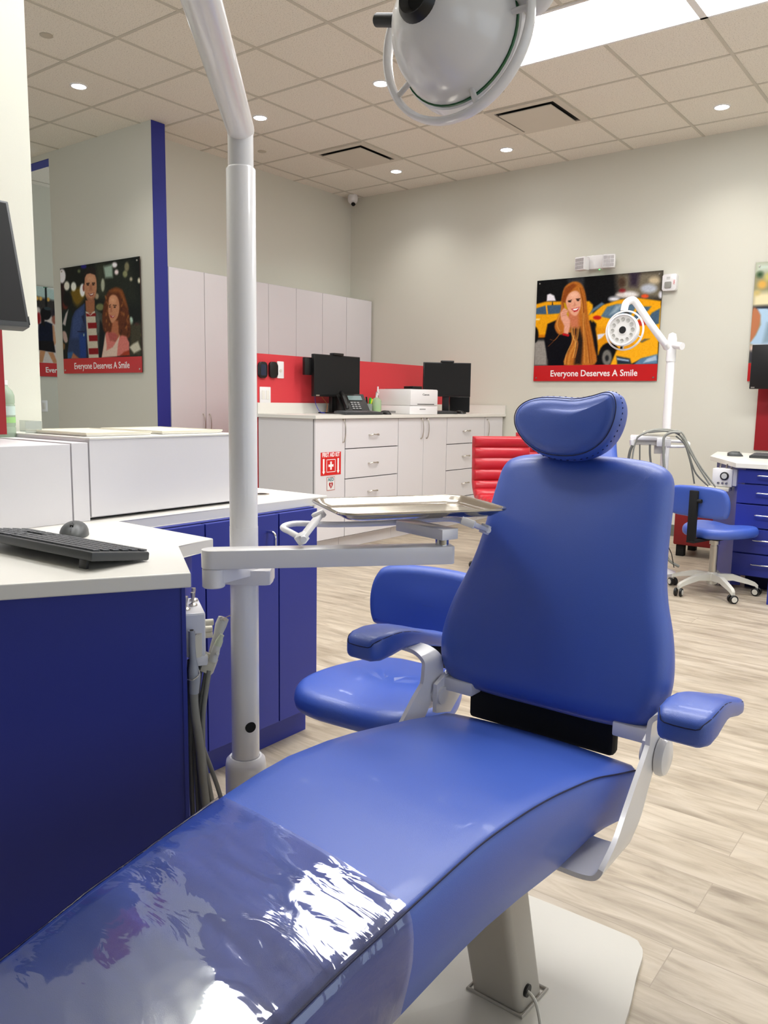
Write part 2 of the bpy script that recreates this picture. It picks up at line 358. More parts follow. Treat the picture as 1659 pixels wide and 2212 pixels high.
# =============================================================== PRINTED POSTERS
def homog(src, dst):
    A = []; B = []
    for (x, y), (u, v) in zip(src, dst):
        A.append([x, y, 1, 0, 0, 0, -u*x, -u*y]); B.append(u); A.append([0, 0, 0, x, y, 1, -v*x, -v*y]); B.append(v)
    h = np.linalg.solve(np.array(A, float), np.array(B, float)); H = np.append(h, 1).reshape(3, 3)
    def f(pts):
        q = np.c_[np.array(pts, float), np.ones(len(pts))] @ H.T
        return q[:, :2]/q[:, 2:]
    return f
class Canvas:
    """a picture printed on a board: soft-edged shapes painted into a colour grid; u to the right, v up, both 0..1"""
    def __init__(s, nu, nv, bg, asp, f=lambda p: np.array(p, float)):
        s.U, s.V = np.meshgrid(np.linspace(0, 1, nu+1), np.linspace(0, 1, nv+1)); s.asp = asp; s.f = f; s.nu, s.nv = nu, nv
        s.C = np.zeros(s.U.shape+(3,)); s.C[:] = np.array(bg)/255; s.rng = np.random.RandomState(3)
    def _mix(s, m, col, a=1.0):
        m = (m*a)[..., None]; s.C = s.C*(1-m) + m*np.array(col)/255
    def poly(s, col, pts, soft=.006, a=1.0, sm=0):
        P = s.f(pts)
        if sm: P = np.array([(q.x, q.y) for q in smooth_path([(x, y, 0) for x, y in P], sm, True)])
        X, Y = s.U*s.asp, s.V; P = P*np.array([s.asp, 1]); n = len(P)
        ins = np.zeros(X.shape, bool); D = np.full(X.shape, 9.)
        for i in range(n):
            (x0, y0), (x1, y1) = P[i], P[(i+1) % n]
            c = ((y0 > Y) != (y1 > Y)); 
            with np.errstate(all='ignore'): xi = (x1-x0)*(Y-y0)/(y1-y0+1e-12)+x0
            ins ^= c & (X < xi)
            dx, dy = x1-x0, y1-y0; t = np.clip(((X-x0)*dx+(Y-y0)*dy)/(dx*dx+dy*dy+1e-12), 0, 1)
            D = np.minimum(D, np.hypot(X-x0-t*dx, Y-y0-t*dy))
        sd = np.where(ins, D, -D); s._mix(np.clip(sd/(2*soft)+.5, 0, 1), col, a)
    def ell(s, col, cx, cy, rx, ry, soft=.006, a=1.0, rot=0):
        """centre and radii in the same frame as poly"""
        n = 20; s.poly(col, [(cx+rx*math.cos(t)*math.cos(rot)-ry*math.sin(t)*math.sin(rot), cy+rx*math.cos(t)*math.sin(rot)+ry*math.sin(t)*math.cos(rot)) for t in [2*PI*k/n for k in range(n)]], soft, a)
    def noise(s, amp, k=2):
        n = s.rng.rand(s.nv//k+2, s.nu//k+2)-.5
        n = np.repeat(np.repeat(n, k, 0), k, 1)[:s.C.shape[0], :s.C.shape[1]]; s.C = np.clip(s.C+amp*n[..., None], 0, 1)
    def strands(s, cols, paths, w=.004, soft=.004, a=.7, jit=10, n=3):
        for p in paths:
            for k in range(n):
                c = cols[s.rng.randint(len(cols))]; o = s.rng.uniform(-jit, jit)
                q = smooth_path([(x+o+s.rng.uniform(-2, 2), y, 0) for x, y in p], 4)
                L_ = [(v.x, v.y) for v in q]; 
                s.poly(c, L_+[(x+jit*.35, y) for x, y in L_[::-1]], soft, a)
    def mesh(s, name, M, w, h, v0, mt, parent):
        """M maps local (x right, y up, z out of the wall); the picture fills 0..w, v0..h"""
        me = bpy.data.meshes.new(name); off = ROOTLOC[origin_of(parent).name]
        vs = [(M @ Vector((u*w, v0+v*(h-v0), .0006)))-off for u, v in zip(s.U.ravel(), s.V.ravel())]
        W = s.nu+1; fs = [(j*W+i, j*W+i+1, (j+1)*W+i+1, (j+1)*W+i) for j in range(s.nv) for i in range(s.nu)]
        me.from_pydata([tuple(v) for v in vs], [], fs)
        ca = me.color_attributes.new('Print', 'FLOAT_COLOR', 'POINT')
        c = np.clip((s.C.reshape(-1, 3)-.45)*1.12+.45, 0, 1); c = np.where(c <= .04045, c/12.92, ((c+.055)/1.055)**2.4)
        ca.data.foreach_set('color', np.c_[c, np.ones(len(c))].ravel().astype('f'))
        me.materials.append(mt); o = bpy.data.objects.new(name, me); C.objects.link(o); o.parent = parent
        return o
pm = bpy.data.materials.new('printed ink'); pm.use_nodes = True
va = pm.node_tree.nodes.new('ShaderNodeVertexColor'); va.layer_name = 'Print'
pm.node_tree.links.new(va.outputs['Color'], pm.node_tree.nodes['Principled BSDF'].inputs['Base Color'])
pm.node_tree.nodes['Principled BSDF'].inputs['Roughness'].default_value = .45; pm.node_tree.nodes['Principled BSDF'].inputs['Specular IOR Level'].default_value = .15
def poster(label, org, xdir, w, h, band, paint, bold=.014, tsize=.082, crop=None):
    """org: bottom left corner on the wall, xdir: reading direction"""
    x = Vector(xdir); z = x.cross(Vector((0, 0, 1))); 
    M = Matrix((x, Vector((0, 0, 1)), z)).transposed().to_4x4(); M.translation = Vector(org)+z*.018
    t = thing('poster', label, 'poster', M @ Vector((w/2, 0, 0)), 'wall posters with a red caption band')
    b = add_box(bmn(), 0, w, 0, h, -.006, 0); b.transform(M); obj('backing_board', b, mat('board edge', (60, 30, 28), .5), t, smooth=False)
    paint.mesh('picture', M, w, h, band, pm, t)
    b = add_box(bmn(), 0, w, 0, band, -.0005, .0006); b.transform(M); obj('caption_band', b, REDB, t, smooth=False)
    text('caption', 'Everyone Deserves A Smile', tsize, M @ Matrix.Translation((w/2, band*.47, .001)), TEXTW, t, bold=bold*.04, squash=.93)
    for px, py in ((.03, .03), (w-.03, .03), (.03, h-.03), (w-.03, h-.03)):
        b = add_lathe(bmn(), [(0, .006), (.007, .006), (.008, .003), (.008, -.018), (0, -.018)], M @ Matrix.Translation((px, py, .001)), 12)
        obj('standoff_screw', b, NICK, t)
    return t
# couple in the street at night: measured on an enlarged crop of the photograph
f1 = homog([(105, 330), (1465, 110), (1505, 1790), (168, 1842)], [(0, 1), (1, 1), (1, 0), (0, 0)])
A = Canvas(190, 170, (22, 26, 20), 1.2/.82, f1)
A.poly((40, 44, 34), [(700, 240), (1300, 140), (1500, 900), (1000, 1000), (720, 700)], .08)
A.poly((58, 62, 48), [(730, 260), (860, 230), (880, 800), (740, 800)], .05)
A.poly((120, 96, 20), [(300, 690), (520, 640), (520, 830), (400, 960), (310, 840)], .03, sm=3)
A.poly((44, 14, 16), [(105, 570), (180, 600), (190, 1100), (120, 1100)], .02)
for c, x, y, rx, ry in (((244, 236, 238), 140, 455, 62, 122), ((232, 228, 214), 222, 620, 48, 78), ((236, 236, 226), 338, 630, 46, 78), ((250, 250, 250), 490, 690, 46, 110),
    ((252, 240, 246), 1040, 260, 44, 45), ((240, 222, 222), 1073, 382, 34, 44), ((180, 172, 150), 1322, 497, 24, 32), ((176, 180, 158), 838, 600, 32, 110), ((220, 214, 190), 1462, 520, 26, 46),
    ((140, 142, 104), 1220, 410, 40, 60), ((130, 124, 96), 1250, 290, 40, 80), ((110, 116, 84), 430, 370, 26, 30), ((40, 34, 120), 510, 290, 50, 40), ((170, 156, 130), 735, 790, 34, 50), ((120, 124, 84), 790, 970, 70, 60),
    ((180, 206, 190), 1320, 1200, 34, 70), ((100, 40, 40), 1420, 1290, 50, 60), ((120, 104, 70), 1420, 1430, 90, 40)):
    A.ell(c, x, y, rx, ry, .012)
A.poly((158, 178, 162), [(850, 290), (1000, 250), (1010, 470), (880, 480)], .02)
A.poly((70, 66, 50), [(1300, 1250), (1500, 1230), (1500, 1790), (1300, 1790)], .03)
A.poly((200, 196, 176), [(1290, 1640), (1360, 1580), (1440, 1540), (1490, 1680), (1370, 1740)], .012)
# passer-by
A.poly((10, 30, 26), [(150, 1060), (250, 1000), (330, 1120), (290, 1440), (220, 1600), (160, 1500)], .012, sm=3)
A.poly((188, 178, 176), [(205, 1080), (250, 1015), (215, 1200), (200, 1290), (150, 1260)], .01)
A.ell((96, 40, 26), 200, 930, 48, 90, .012); A.ell((8, 8, 8), 235, 850, 75, 110, .015)
A.poly((186, 160, 150), [(155, 1380), (210, 1400), (240, 1540), (200, 1575), (160, 1500)], .01, sm=3)
A.poly((130, 96, 60), [(155, 1560), (195, 1600), (190, 1680), (165, 1690)], .01)
# man
A.poly((48, 62, 96), [(530, 905), (360, 1040), (310, 1150), (235, 1740), (240, 1838), (430, 1838), (560, 1832), (600, 1240), (540, 1100)], .008)
A.poly((66, 84, 130), [(520, 930), (380, 1050), (330, 1180), (300, 1500), (420, 1500), (500, 1200)], .02, .8)
A.poly((30, 66, 136), [(430, 1420), (560, 1400), (560, 1820), (450, 1820)], .02, .8)
A.poly((56, 96, 140), [(240, 1740), (330, 1720), (350, 1830), (240, 1838)], .012)
A.poly((70, 78, 72), [(705, 1000), (830, 1080), (850, 1250), (880, 1480), (800, 1820), (740, 1820), (720, 1200)], .01)
A.poly((16, 20, 26), [(790, 1200), (870, 1300), (860, 1600), (810, 1820), (760, 1820)], .015)
A.poly((86, 92, 88), [(720, 1010), (780, 1150), (770, 1400), (745, 1400)], .01)
A.poly((196, 188, 168), [(545, 1050), (705, 1040), (770, 1822), (590, 1832)], .006)
for y0, y1, xl, xr in ((1080, 1130, 552, 716), (1238, 1332, 580, 730), (1448, 1545, 598, 745), (1665, 1765, 595, 758)):
    A.poly((134, 10, 22), [(xl, y0), (xr, y0-6), (xr+6, y1-6), (xl+8, y1)], .005)
A.poly((160, 106, 76), [(540, 860), (700, 850), (700, 1030), (630, 1085), (550, 1040)], .008)
A.poly((206, 196, 180), [(545, 1045), (625, 1100), (702, 1035), (700, 1055), (630, 1115), (548, 1065)], .004)
A.ell((140, 80, 66), 512, 650, 20, 60, .008); 
A.poly((190, 136, 104), [(520, 560), (540, 430), (620, 395), (705, 430), (732, 560), (730, 700), (700, 820), (640, 890), (590, 870), (545, 790), (525, 680)], .008, sm=4)
A.poly((214, 166, 132), [(560, 440), (680, 430), (700, 540), (570, 560)], .03, .7)
A.poly((36, 27, 22), [(515, 600), (510, 420), (560, 320), (640, 290), (705, 330), (720, 470), (705, 430), (620, 402), (560, 420), (530, 480), (524, 600)], .006)
A.poly((32, 20, 16), [(553, 572), (610, 562), (610, 580), (556, 590)], .004); A.poly((32, 20, 16), [(650, 562), (705, 560), (706, 578), (652, 580)], .004)
A.ell((30, 18, 14), 583, 600, 20, 11, .004); A.ell((30, 18, 14), 676, 596, 20, 11, .004)
A.poly((150, 92, 70), [(615, 600), (650, 600), (662, 690), (608, 700)], .012, .55)
A.poly((112, 44, 38), [(583, 735), (628, 752), (690, 728), (670, 782), (625, 790)], .005); A.poly((240, 232, 222), [(595, 745), (630, 758), (680, 738), (662, 768), (628, 772)], .004)
A.poly((120, 70, 52), [(560, 800), (640, 845), (710, 780), (690, 840), (640, 895), (585, 870)], .02, .6)
A.poly((30, 34, 60), [(470, 1130), (512, 1100), (525, 1180), (600, 1820), (560, 1820), (540, 1300)], .008, .8)
A.poly((20, 26, 60), [(405, 1375), (530, 1380), (530, 1395), (405, 1390)], .004); A.ell((150, 170, 160), 515, 1440, 10, 26, .004)
A.poly((170, 110, 78), [(330, 1740), (440, 1836), (300, 1838)], .01)
# woman
A.poly((98, 52, 24), [(900, 760), (960, 680), (1060, 640), (1170, 680), (1240, 860), (1285, 1060), (1310, 1300), (1290, 1480), (1180, 1500), (1080, 1440), (880, 1400), (830, 1250), (840, 1010)], .014, sm=4)
A.poly((150, 92, 44), [(950, 700), (1060, 645), (1170, 690), (1230, 860), (1270, 1000), (1200, 900), (1120, 720), (1000, 720)], .02, .8)
for k in range(60):
    x = A.rng.uniform(860, 1290); y = A.rng.uniform(760, 1440)
    if 930 < x < 1130 and y < 1230: continue
    A.ell(((60, 30, 16), (150, 92, 50), (176, 120, 60), (84, 42, 20))[k % 4], x, y, 12, 30, .008, .6, A.rng.uniform(-.6, .6))
A.poly((172, 108, 76), [(1010, 1180), (1100, 1200), (1110, 1400), (1160, 1500), (980, 1560), (900, 1500), (980, 1380)], .012)
A.poly((196, 138, 104), [(945, 820), (1000, 765), (1070, 780), (1110, 860), (1122, 1000), (1090, 1140), (1030, 1215), (990, 1236), (955, 1160), (930, 1040), (935, 930)], .008, sm=4)
A.ell((222, 168, 132), 1010, 850, 50, 60, .03, .8)
A.poly((50, 26, 18), [(940, 940), (975, 925), (978, 938), (942, 952)], .003); A.poly((50, 26, 18), [(1010, 930), (1075, 935), (1075, 950), (1012, 944)], .003)
A.ell((36, 22, 18), 958, 968, 15, 11, .003); A.ell((36, 22, 18), 1042, 970, 20, 12, .003)
A.poly((150, 84, 62), [(975, 960), (990, 960), (1000, 1050), (965, 1060)], .01, .5)
A.poly((150, 44, 44), [(950, 1095), (1000, 1120), (1050, 1100), (1020, 1150), (975, 1145)], .004); A.poly((250, 240, 232), [(965, 1108), (1000, 1126), (1040, 1108), (1010, 1138)], .003)
A.poly((206, 122, 112), [(890, 1400), (930, 1380), (960, 1530), (1050, 1540), (1160, 1440), (1240, 1460), (1290, 1560), (1290, 1700), (1120, 1790), (820, 1815), (850, 1640)], .01)
A.poly((172, 88, 84), [(920, 1400), (960, 1530), (1060, 1530), (1100, 1450), (1040, 1400), (960, 1390)], .012, .9)
A.poly((214, 190, 172), [(850, 1640), (880, 1420), (905, 1620), (900, 1700), (1010, 1640), (1130, 1440), (1095, 1600), (1080, 1790), (820, 1815)], .008)
A.poly((160, 62, 36), [(1130, 1790), (1200, 1720), (1290, 1690), (1300, 1780)], .01)
A.noise(.035)
poster('photo poster of a man and curly haired woman, left of the blue stripe', (-7.085, 4.30, 1.366), (1, 0, 0), 1.206, .963, .137, A, bold=.02)
# woman on the phone among yellow cabs
f2 = homog([(122, 40), (1519, -73), (1470, 972), (93, 985)], [(0, 1), (1, 1), (1, 0), (0, 0)])
A = Canvas(210, 150, (20, 20, 22), 1.2/.82, f2)
A.poly((52, 54, 58), [(455, 10), (640, 0), (640, 240), (470, 200)], .02)
A.poly((120, 112, 96), [(1000, -40), (1519, -80), (1519, 240), (1300, 250), (1020, 160)], .05)
A.poly((60, 50, 64), [(1140, -60), (1260, -60), (1230, 110), (1150, 100)], .03)
for c, x, y, rx, ry in (((196, 180, 150), 1420, 40, 60, 40), ((80, 62, 50), 1060, 60, 40, 60), ((214, 206, 200), 1120, 200, 130, 40), ((240, 240, 240), 1150, 190, 60, 18), ((180, 186, 196), 1360, 130, 90, 50), ((226, 226, 232), 975, 245, 60, 26), ((150, 20, 30), 1065, 152, 30, 14)):
    A.ell(c, x, y, rx, ry, .02)
A.poly((150, 146, 140), [(90, 700), (240, 700), (240, 985), (90, 985)], .02)
# left cab
A.poly((232, 164, 22), [(108, 300), (220, 270), (700, 268), (740, 310), (740, 500), (620, 660), (140, 665), (96, 560)], .01)
A.poly((70, 96, 122), [(105, 410), (112, 345), (220, 312), (400, 306), (400, 400), (240, 412)], .008); A.poly((232, 164, 22), [(215, 312), (232, 308), (245, 412), (228, 414)], .004)
A.poly((30, 36, 44), [(290, 250), (300, 310), (285, 310)], .004)
A.poly((232, 228, 236), [(228, 265), (232, 195), (265, 182), (310, 205), (328, 262)], .008)
A.poly((200, 120, 10), [(96, 560), (140, 640), (620, 640), (620, 665), (140, 670)], .01)
A.ell((14, 14, 16), 100, 640, 40, 90, .01); A.poly((236, 214, 150), [(100, 460), (155, 460), (150, 478), (100, 478)], .006)
# big cabs on the right
A.poly((236, 166, 24), [(700, 440), (850, 310), (1050, 250), (1250, 235), (1500, 270), (1480, 700), (800, 870), (780, 520)], .01)
A.poly((92, 118, 138), [(830, 440), (900, 330), (1010, 300), (1240, 300), (1160, 440), (960, 470)], .01); A.poly((180, 196, 206), [(1000, 320), (1080, 300), (1000, 400), (930, 420)], .02, .7)
A.poly((80, 104, 126), [(1250, 330), (1390, 330), (1280, 480), (1180, 480)], .01)
A.poly((92, 116, 136), [(700, 420), (870, 300), (840, 280), (740, 350)], .01)
A.poly((236, 168, 26), [(1180, 560), (1320, 400), (1500, 320), (1490, 700), (1100, 760)], .01); A.poly((76, 100, 122), [(1320, 510), (1400, 400), (1490, 350), (1480, 520), (1380, 560)], .01)
A.ell((196, 40, 34), 790, 452, 46, 24, .008); A.ell((196, 60, 50), 1285, 512, 56, 34, .008); A.ell((220, 90, 50), 1318, 215, 42, 22, .01); A.ell((220, 220, 226), 1495, 200, 24, 40, .012)
A.poly((222, 150, 20), [(740, 560), (1000, 560), (1100, 620), (980, 700), (800, 860), (790, 700)], .02)
A.poly((214, 214, 230), [(795, 640), (890, 625), (840, 680), (800, 700)], .008)
A.ell((16, 16, 18), 930, 880, 120, 150, .01); A.ell((120, 118, 112), 905, 900, 55, 90, .012); A.ell((40, 40, 42), 905, 905, 20, 34, .01)
A.poly((240, 172, 34), [(940, 985), (1010, 820), (1180, 690), (1480, 600), (1472, 880), (1300, 910), (1150, 985)], .01)
A.poly((50, 66, 96), [(1270, 720), (1320, 690), (1380, 690), (1290, 735)], .008, .7); A.poly((210, 140, 30), [(1010, 820), (1180, 690), (1200, 760), (1060, 830)], .03, .6)
A.poly((40, 52, 66), [(1010, 880), (1160, 910), (1180, 975), (1020, 975)], .01); A.poly((150, 170, 190), [(1010, 900), (1150, 925), (1150, 945), (1020, 925)], .006)
A.poly((96, 130, 160), [(1200, 980), (1280, 910), (1472, 860), (1470, 972)], .01); A.poly((190, 206, 220), [(1310, 960), (1350, 915), (1450, 880), (1460, 930)], .008, .8)
# the woman
A.poly((14, 14, 22), [(240, 520), (330, 480), (520, 540), (720, 480), (770, 560), (800, 760), (800, 975), (290, 980), (240, 900), (205, 700)], .01)
A.poly((184, 112, 44), [(390, 250), (420, 120), (490, 60), (560, 50), (620, 90), (660, 200), (690, 420), (720, 560), (760, 760), (770, 975), (430, 978), (500, 760), (500, 620), (380, 640), (330, 590), (320, 520), (380, 380)], .01, sm=4)
A.poly((140, 74, 30), [(395, 250), (430, 120), (520, 70), (560, 90), (470, 180), (440, 280), (470, 420), (420, 400)], .012)
A.poly((20, 18, 22), [(500, 560), (600, 560), (640, 700), (620, 975), (540, 975), (560, 760)], .02, .85)
A.strands([(212, 150, 70), (150, 84, 32), (232, 176, 100), (170, 100, 40)], [[(600, 120), (640, 300), (650, 500), (690, 700), (720, 960)], [(560, 560), (540, 700), (470, 860), (450, 975)], [(640, 400), (640, 600), (650, 800), (650, 960)], [(380, 420), (350, 520), (380, 600)], [(520, 480), (520, 640), (560, 740), (530, 900)]], jit=26, n=7, a=.55)
A.strands([(196, 128, 56), (160, 96, 40)], [[(400, 600), (330, 690), (250, 770)], [(380, 620), (320, 700), (265, 690)]], jit=10, n=2)
A.poly((196, 120, 88), [(450, 380), (580, 400), (590, 560), (500, 560)], .02)
A.poly((226, 168, 140), [(440, 270), (470, 190), (540, 150), (590, 180), (606, 260), (600, 350), (560, 425), (510, 415), (460, 350)], .008, sm=4)
A.ell((242, 192, 166), 530, 200, 40, 32, .02, .8)
A.poly((60, 34, 24), [(460, 262), (505, 250), (506, 260), (462, 272)], .003); A.poly((60, 34, 24), [(550, 240), (600, 236), (600, 246), (552, 250)], .003)
A.ell((40, 26, 22), 484, 272, 18, 9, .003); A.ell((40, 26, 22), 575, 258, 17, 8, .003)
A.poly((196, 122, 96), [(540, 270), (556, 320), (522, 322)], .01, .6); A.ell((220, 140, 116), 480, 320, 22, 20, .02, .6)
A.poly((186, 28, 40), [(500, 352), (545, 345), (592, 330), (572, 376), (535, 388)], .004); A.poly((252, 246, 240), [(512, 355), (550, 350), (586, 338), (560, 366), (532, 370)], .003)
A.poly((190, 150, 20), [(415, 280), (440, 290), (475, 420), (465, 450), (440, 440)], .005)
A.poly((222, 164, 142), [(378, 400), (420, 340), (468, 370), (450, 410), (490, 480), (490, 540), (470, 640), (420, 620), (425, 540), (390, 470)], .008)
for y in (378, 402, 425): A.poly((186, 120, 100), [(400, y), (460, y-14), (460, y-8), (400, y+6)], .004, .7)
A.poly((190, 20, 34), [(410, 622), (485, 640), (475, 662), (408, 645)], .005)
A.noise(.04)
poster('photo poster of a long haired woman on the phone among yellow cabs', (-3.665, YB, 1.371), (1, 0, 0), 1.207, .952, .148, A, bold=.03)
# street scene on the corridor wall: only a strip shows
f3 = homog([(237, 1020), (380, 1020), (388, 1530), (252, 1530)], [(.09, 1), (.33, 1), (.33, 0), (.09, 0)])
A = Canvas(200, 120, (206, 196, 190), 1.2/.82, f3)
A.poly((180, 200, 196), [(220, 980), (700, 1100), (700, 1180), (225, 1090)], .01); A.poly((232, 226, 222), [(220, 960), (400, 960), (400, 1040), (220, 1010)], .02)
A.poly((60, 56, 54), [(222, 1090), (700, 1160), (700, 1290), (235, 1200)], .02)
for x in (242, 262, 305, 350, 420, 480): A.ell((214, 170, 90), x, 1105, 9, 14, .008)
A.poly((20, 22, 22), [(286, 1000), (296, 1000), (300, 1180), (288, 1180)], .004); A.poly((44, 116, 90), [(276, 995), (306, 992), (306, 1022), (278, 1026)], .004)
for c, x, y, rx, ry in (((200, 190, 186), 246, 1190, 14, 26), ((150, 40, 44), 250, 1240, 12, 40), ((50, 44, 52), 345, 1200, 22, 40), ((30, 30, 60), 372, 1350, 14, 90), ((150, 96, 80), 340, 1240, 16, 30), ((60, 50, 50), 420, 1300, 30, 120), ((150, 50, 50), 480, 1280, 30, 100)): A.ell(c, x, y, rx, ry, .012)
A.poly((196, 150, 116), [(316, 1270), (336, 1280), (348, 1390), (334, 1420), (320, 1340)], .006)
A.poly((14, 20, 44), [(250, 1280), (290, 1255), (326, 1270), (330, 1380), (340, 1455), (250, 1445), (248, 1330)], .008); A.poly((24, 16, 18), [(250, 1390), (332, 1385), (342, 1460), (250, 1450)], .006)
A.ell((20, 16, 20), 290, 1205, 30, 42, .008); A.ell((60, 70, 74), 300, 1168, 20, 12, .006); A.poly((22, 16, 18), [(262, 1200), (280, 1200), (285, 1290), (264, 1280)], .008)
A.poly((190, 138, 100), [(256, 1450), (286, 1455), (270, 1528), (252, 1530)], .006); A.poly((190, 138, 100), [(300, 1460), (330, 1460), (352, 1528), (330, 1530)], .006)
A.noise(.03)
P3 = atx(64, 813, -8.43)
poster('half hidden photo poster of a street crowd beside the near white wall', (-8.43, P3.y, 1.366), (0, 1, 0), 1.206, .963, .148, A, bold=.03)
# poster above the far right screen
f4 = homog([(0, 0), (1, 0), (1, 1), (0, 1)], [(0, 1), (1, 1), (1, 0), (0, 0)])
A = Canvas(160, 120, (150, 146, 116), 1.2/.82, f4)
A.poly((196, 208, 196), [(0, 0), (1, 0), (1, .12), (0, .10)], .05); A.poly((226, 214, 176), [(0, .3), (1, .3), (1, .42), (0, .44)], .03)
for x, y, r, c in ((.03, .12, .02, (60, 86, 60)), (.05, .22, .03, (214, 170, 90)), (.02, .3, .02, (200, 180, 120)), (.09, .15, .03, (200, 190, 120)), (.3, .2, .1, (90, 110, 70)), (.6, .15, .12, (190, 180, 150))): A.ell(c, x, y, r, r*1.4, .02)
A.poly((40, 44, 56), [(0, .43), (.1, .43), (.16, .5), (0, .5)], .02); A.poly((30, 38, 60), [(.12, .40), (.2, .38), (.2, .6), (.14, .5)], .01)
A.poly((184, 122, 88), [(0, .47), (.03, .46), (.055, .52), (.05, .64), (.03, .72), (0, .78)], .01, sm=3); A.poly((174, 200, 222), [(.03, .455), (.09, .46), (.2, .5), (.25, .8), (.05, .84), (.0, .80), (.035, .72), (.06, .62), (.055, .52)], .008)
A.poly((120, 140, 150), [(.1, .6), (.13, .6), (.12, .8), (.08, .8)], .02, .6); A.poly((214, 190, 180), [(0, .82), (.6, .84), (.6, .9), (0, .88)], .02)
A.poly((60, 60, 70), [(0, .88), (1, .88), (1, 1), (0, 1)], .02)
poster('photo poster cut by the right frame edge, above the black screen', (-1.704, YB, 1.366), (1, 0, 0), 1.206, .955, .148, A, bold=.03)
# =============================================================== DENTAL CHAIR
CX = -.708
def make_chair():
    root = thing('dental_chair', 'large blue dental chair with white frame, in the foreground', 'dental chair', (CX, 1.0, 0))
    # backrest: lies in a plane leaning back 18 degrees
    tl = math.radians(18)
    def fb(a, b, h):
        h = h + .012*math.sin(min(1, max(0, b/.57))*PI) + .55*max(0, abs(a)-.12)**2
        return Vector((CX-.004+a, 1.45+b*math.sin(tl)-h*math.cos(tl), .50+b*math.cos(tl)+h*math.sin(tl)))
    half = [(0, .036), (.14, .037), (.212, .048), (.245, .078), (.258, .125), (.257, .175), (.245, .235), (.224, .30), (.211, .36), (.204, .43), (.199, .50), (.190, .552), (.160, .577), (.09, .587), (0, .588)]
    out = half + [(-x, y) for x, y in half[-2:0:-1]]
    back = obj('backrest', add_pad(bmn(), out, .085, .042, .03, .012, fb, 4), VINYL, root, ang=60)
    # headrest pillow
    th = math.radians(10)
    hx, hy, hz = -.735, 1.580, 1.118
    ex = Vector((1, 0, 0)); ez = Vector((0, math.sin(th), math.cos(th))); en = ex.cross(ez)
    def fh(a, b, h): 
        cup = .25*a*a
        return Vector((hx, hy, hz)) + ex*a + ez*b + en*(h+cup)
    ho = [(-.1206, .007), (-.1155, .033), (-.095, .0515), (-.064, .061), (-.023, .062), (.0186, .060), (.0546, .066), (.0856, .074), (.108, .066), (.1186, .038), (.1155, .002), (.101, -.031), (.075, -.0557), (.039, -.070), (-.007, -.073), (-.0485, -.066), (-.0845, -.047), (-.110, -.0206)]
    head = obj('headrest', add_pad(bmn(), ho[::-1], .085, .030, .03, .006, fh, 6), VINYL, root, ang=60)
    so = [fh(v.x, v.y, -.008) for v in smooth_path([(p.x, p.y, 0) for p in [v for v in offset_poly([Vector((a, b)) for a, b in ho[::-1]], .006)]], 6, True)]
    obj('seam', add_tube(bmn(), so, .0011, 5, True), SEAM, head)
    so = [fh(v.x, v.y, -.03) for v in smooth_path([(p.x, p.y, 0) for p in [v for v in offset_poly([Vector((a, b)) for a, b in ho[::-1]], -.0005)]], 6, True)]
    st = bmn()
    for i in range(0, len(so), 1):
        a, b_ = so[i], so[(i+1) % len(so)]; 
        if i % 2 == 0: add_tube(st, [a, a+(b_-a)*.6], .0009, 5)
    obj('stitching', st, SEAM, head)
    hb = add_box(bmn(), -.035, .035, -.012, .012, -.14, .03, .008, Matrix.Translation((hx, hy+.115, hz-.03)) @ Matrix.Rotation(-math.radians(16), 4, 'X'))
    obj('headrest_bar', hb, NICK, root)
    # seat and leg rest: cross sections every few centimetres
    ST = [(1.50, .14, .440), (1.493, .17, .455), (1.480, .212, .462), (1.455, .222, .470), (1.38, .214, .488), (1.29, .206, .511), (1.17, .203, .534), (1.10, .203, .546), (1.03, .203, .555), (.93, .202, .562), (.865, .200, .560), (.79, .197, .553),
          (.71, .193, .544), (.63, .188, .534), (.54, .184, .520), (.47, .181, .506), (.40, .178, .490), (.30, .175, .468), (.2, .172, .446), (.12, .168, .428), (.075, .16, .416), (.05, .145, .402), (.04, .115, .385)]
    def prof(hw, zt, y):
        Tk = (.162-.19*max(0, y-1.15)) if y > .1 else .10
        p = []
        n = 12
        for i in range(n+1):
            u = -1+2*i/n; p.append((u*(hw-.010), zt + .008*(1-u*u)))
        R = [(hw-.003, zt-.006), (hw+.002, zt-.016), (hw+.006, zt-.035), (hw+.007, zt-.065), (hw+.003, zt-.095), (hw-.006, zt-Tk+.018), (hw-.022, zt-Tk+.004), (hw-.045, zt-Tk)]
        return p + R + [(-x, z) for x, z in R[::-1]]
    bm = bmn(); rings = []
    for y, hw, zt in ST: rings.append([bm.verts.new((CX-.002+a, y, z)) for a, z in prof(hw, zt, y)])
    for a, b_ in zip(rings, rings[1:]):
        for k in range(len(a)): bm.faces.new((a[k], a[(k+1) % len(a)], b_[(k+1) % len(a)], b_[k]))
    bm.faces.new(rings[0]); bm.faces.new(rings[-1][::-1])
    bmesh.ops.subdivide_edges(bm, edges=[e for e in bm.edges if abs(e.verts[0].co.y-e.verts[1].co.y) > .03], cuts=2, smooth=.9, use_grid_fill=False)
    seat = obj('seat', bm, VINYL, root, ang=65)
    for s in (-1, 1):
        ln = smooth_path([(CX-.002+s*(hw-.002+(.004 if s < 0 else 0)), y, zt-(.018 if s < 0 else .004)) for y, hw, zt in ST[3:-2]], 5)
        obj('seam', add_tube(bmn(), ln, .0014, 6), SEAM, seat)
    # added black box darkening the gap under the backrest, and white frame
    box('dark_gap_box', BLACKM, root, CX-.19, CX+.150, 1.51, 1.545, .45, .575, .01)
    und = add_box(bmn(), CX-.12, CX+.12, .55, 1.38, .345, .405, .01); obj('underframe', und, WHITE, root)
    # pedestal
    b = bmn()
    pts = []
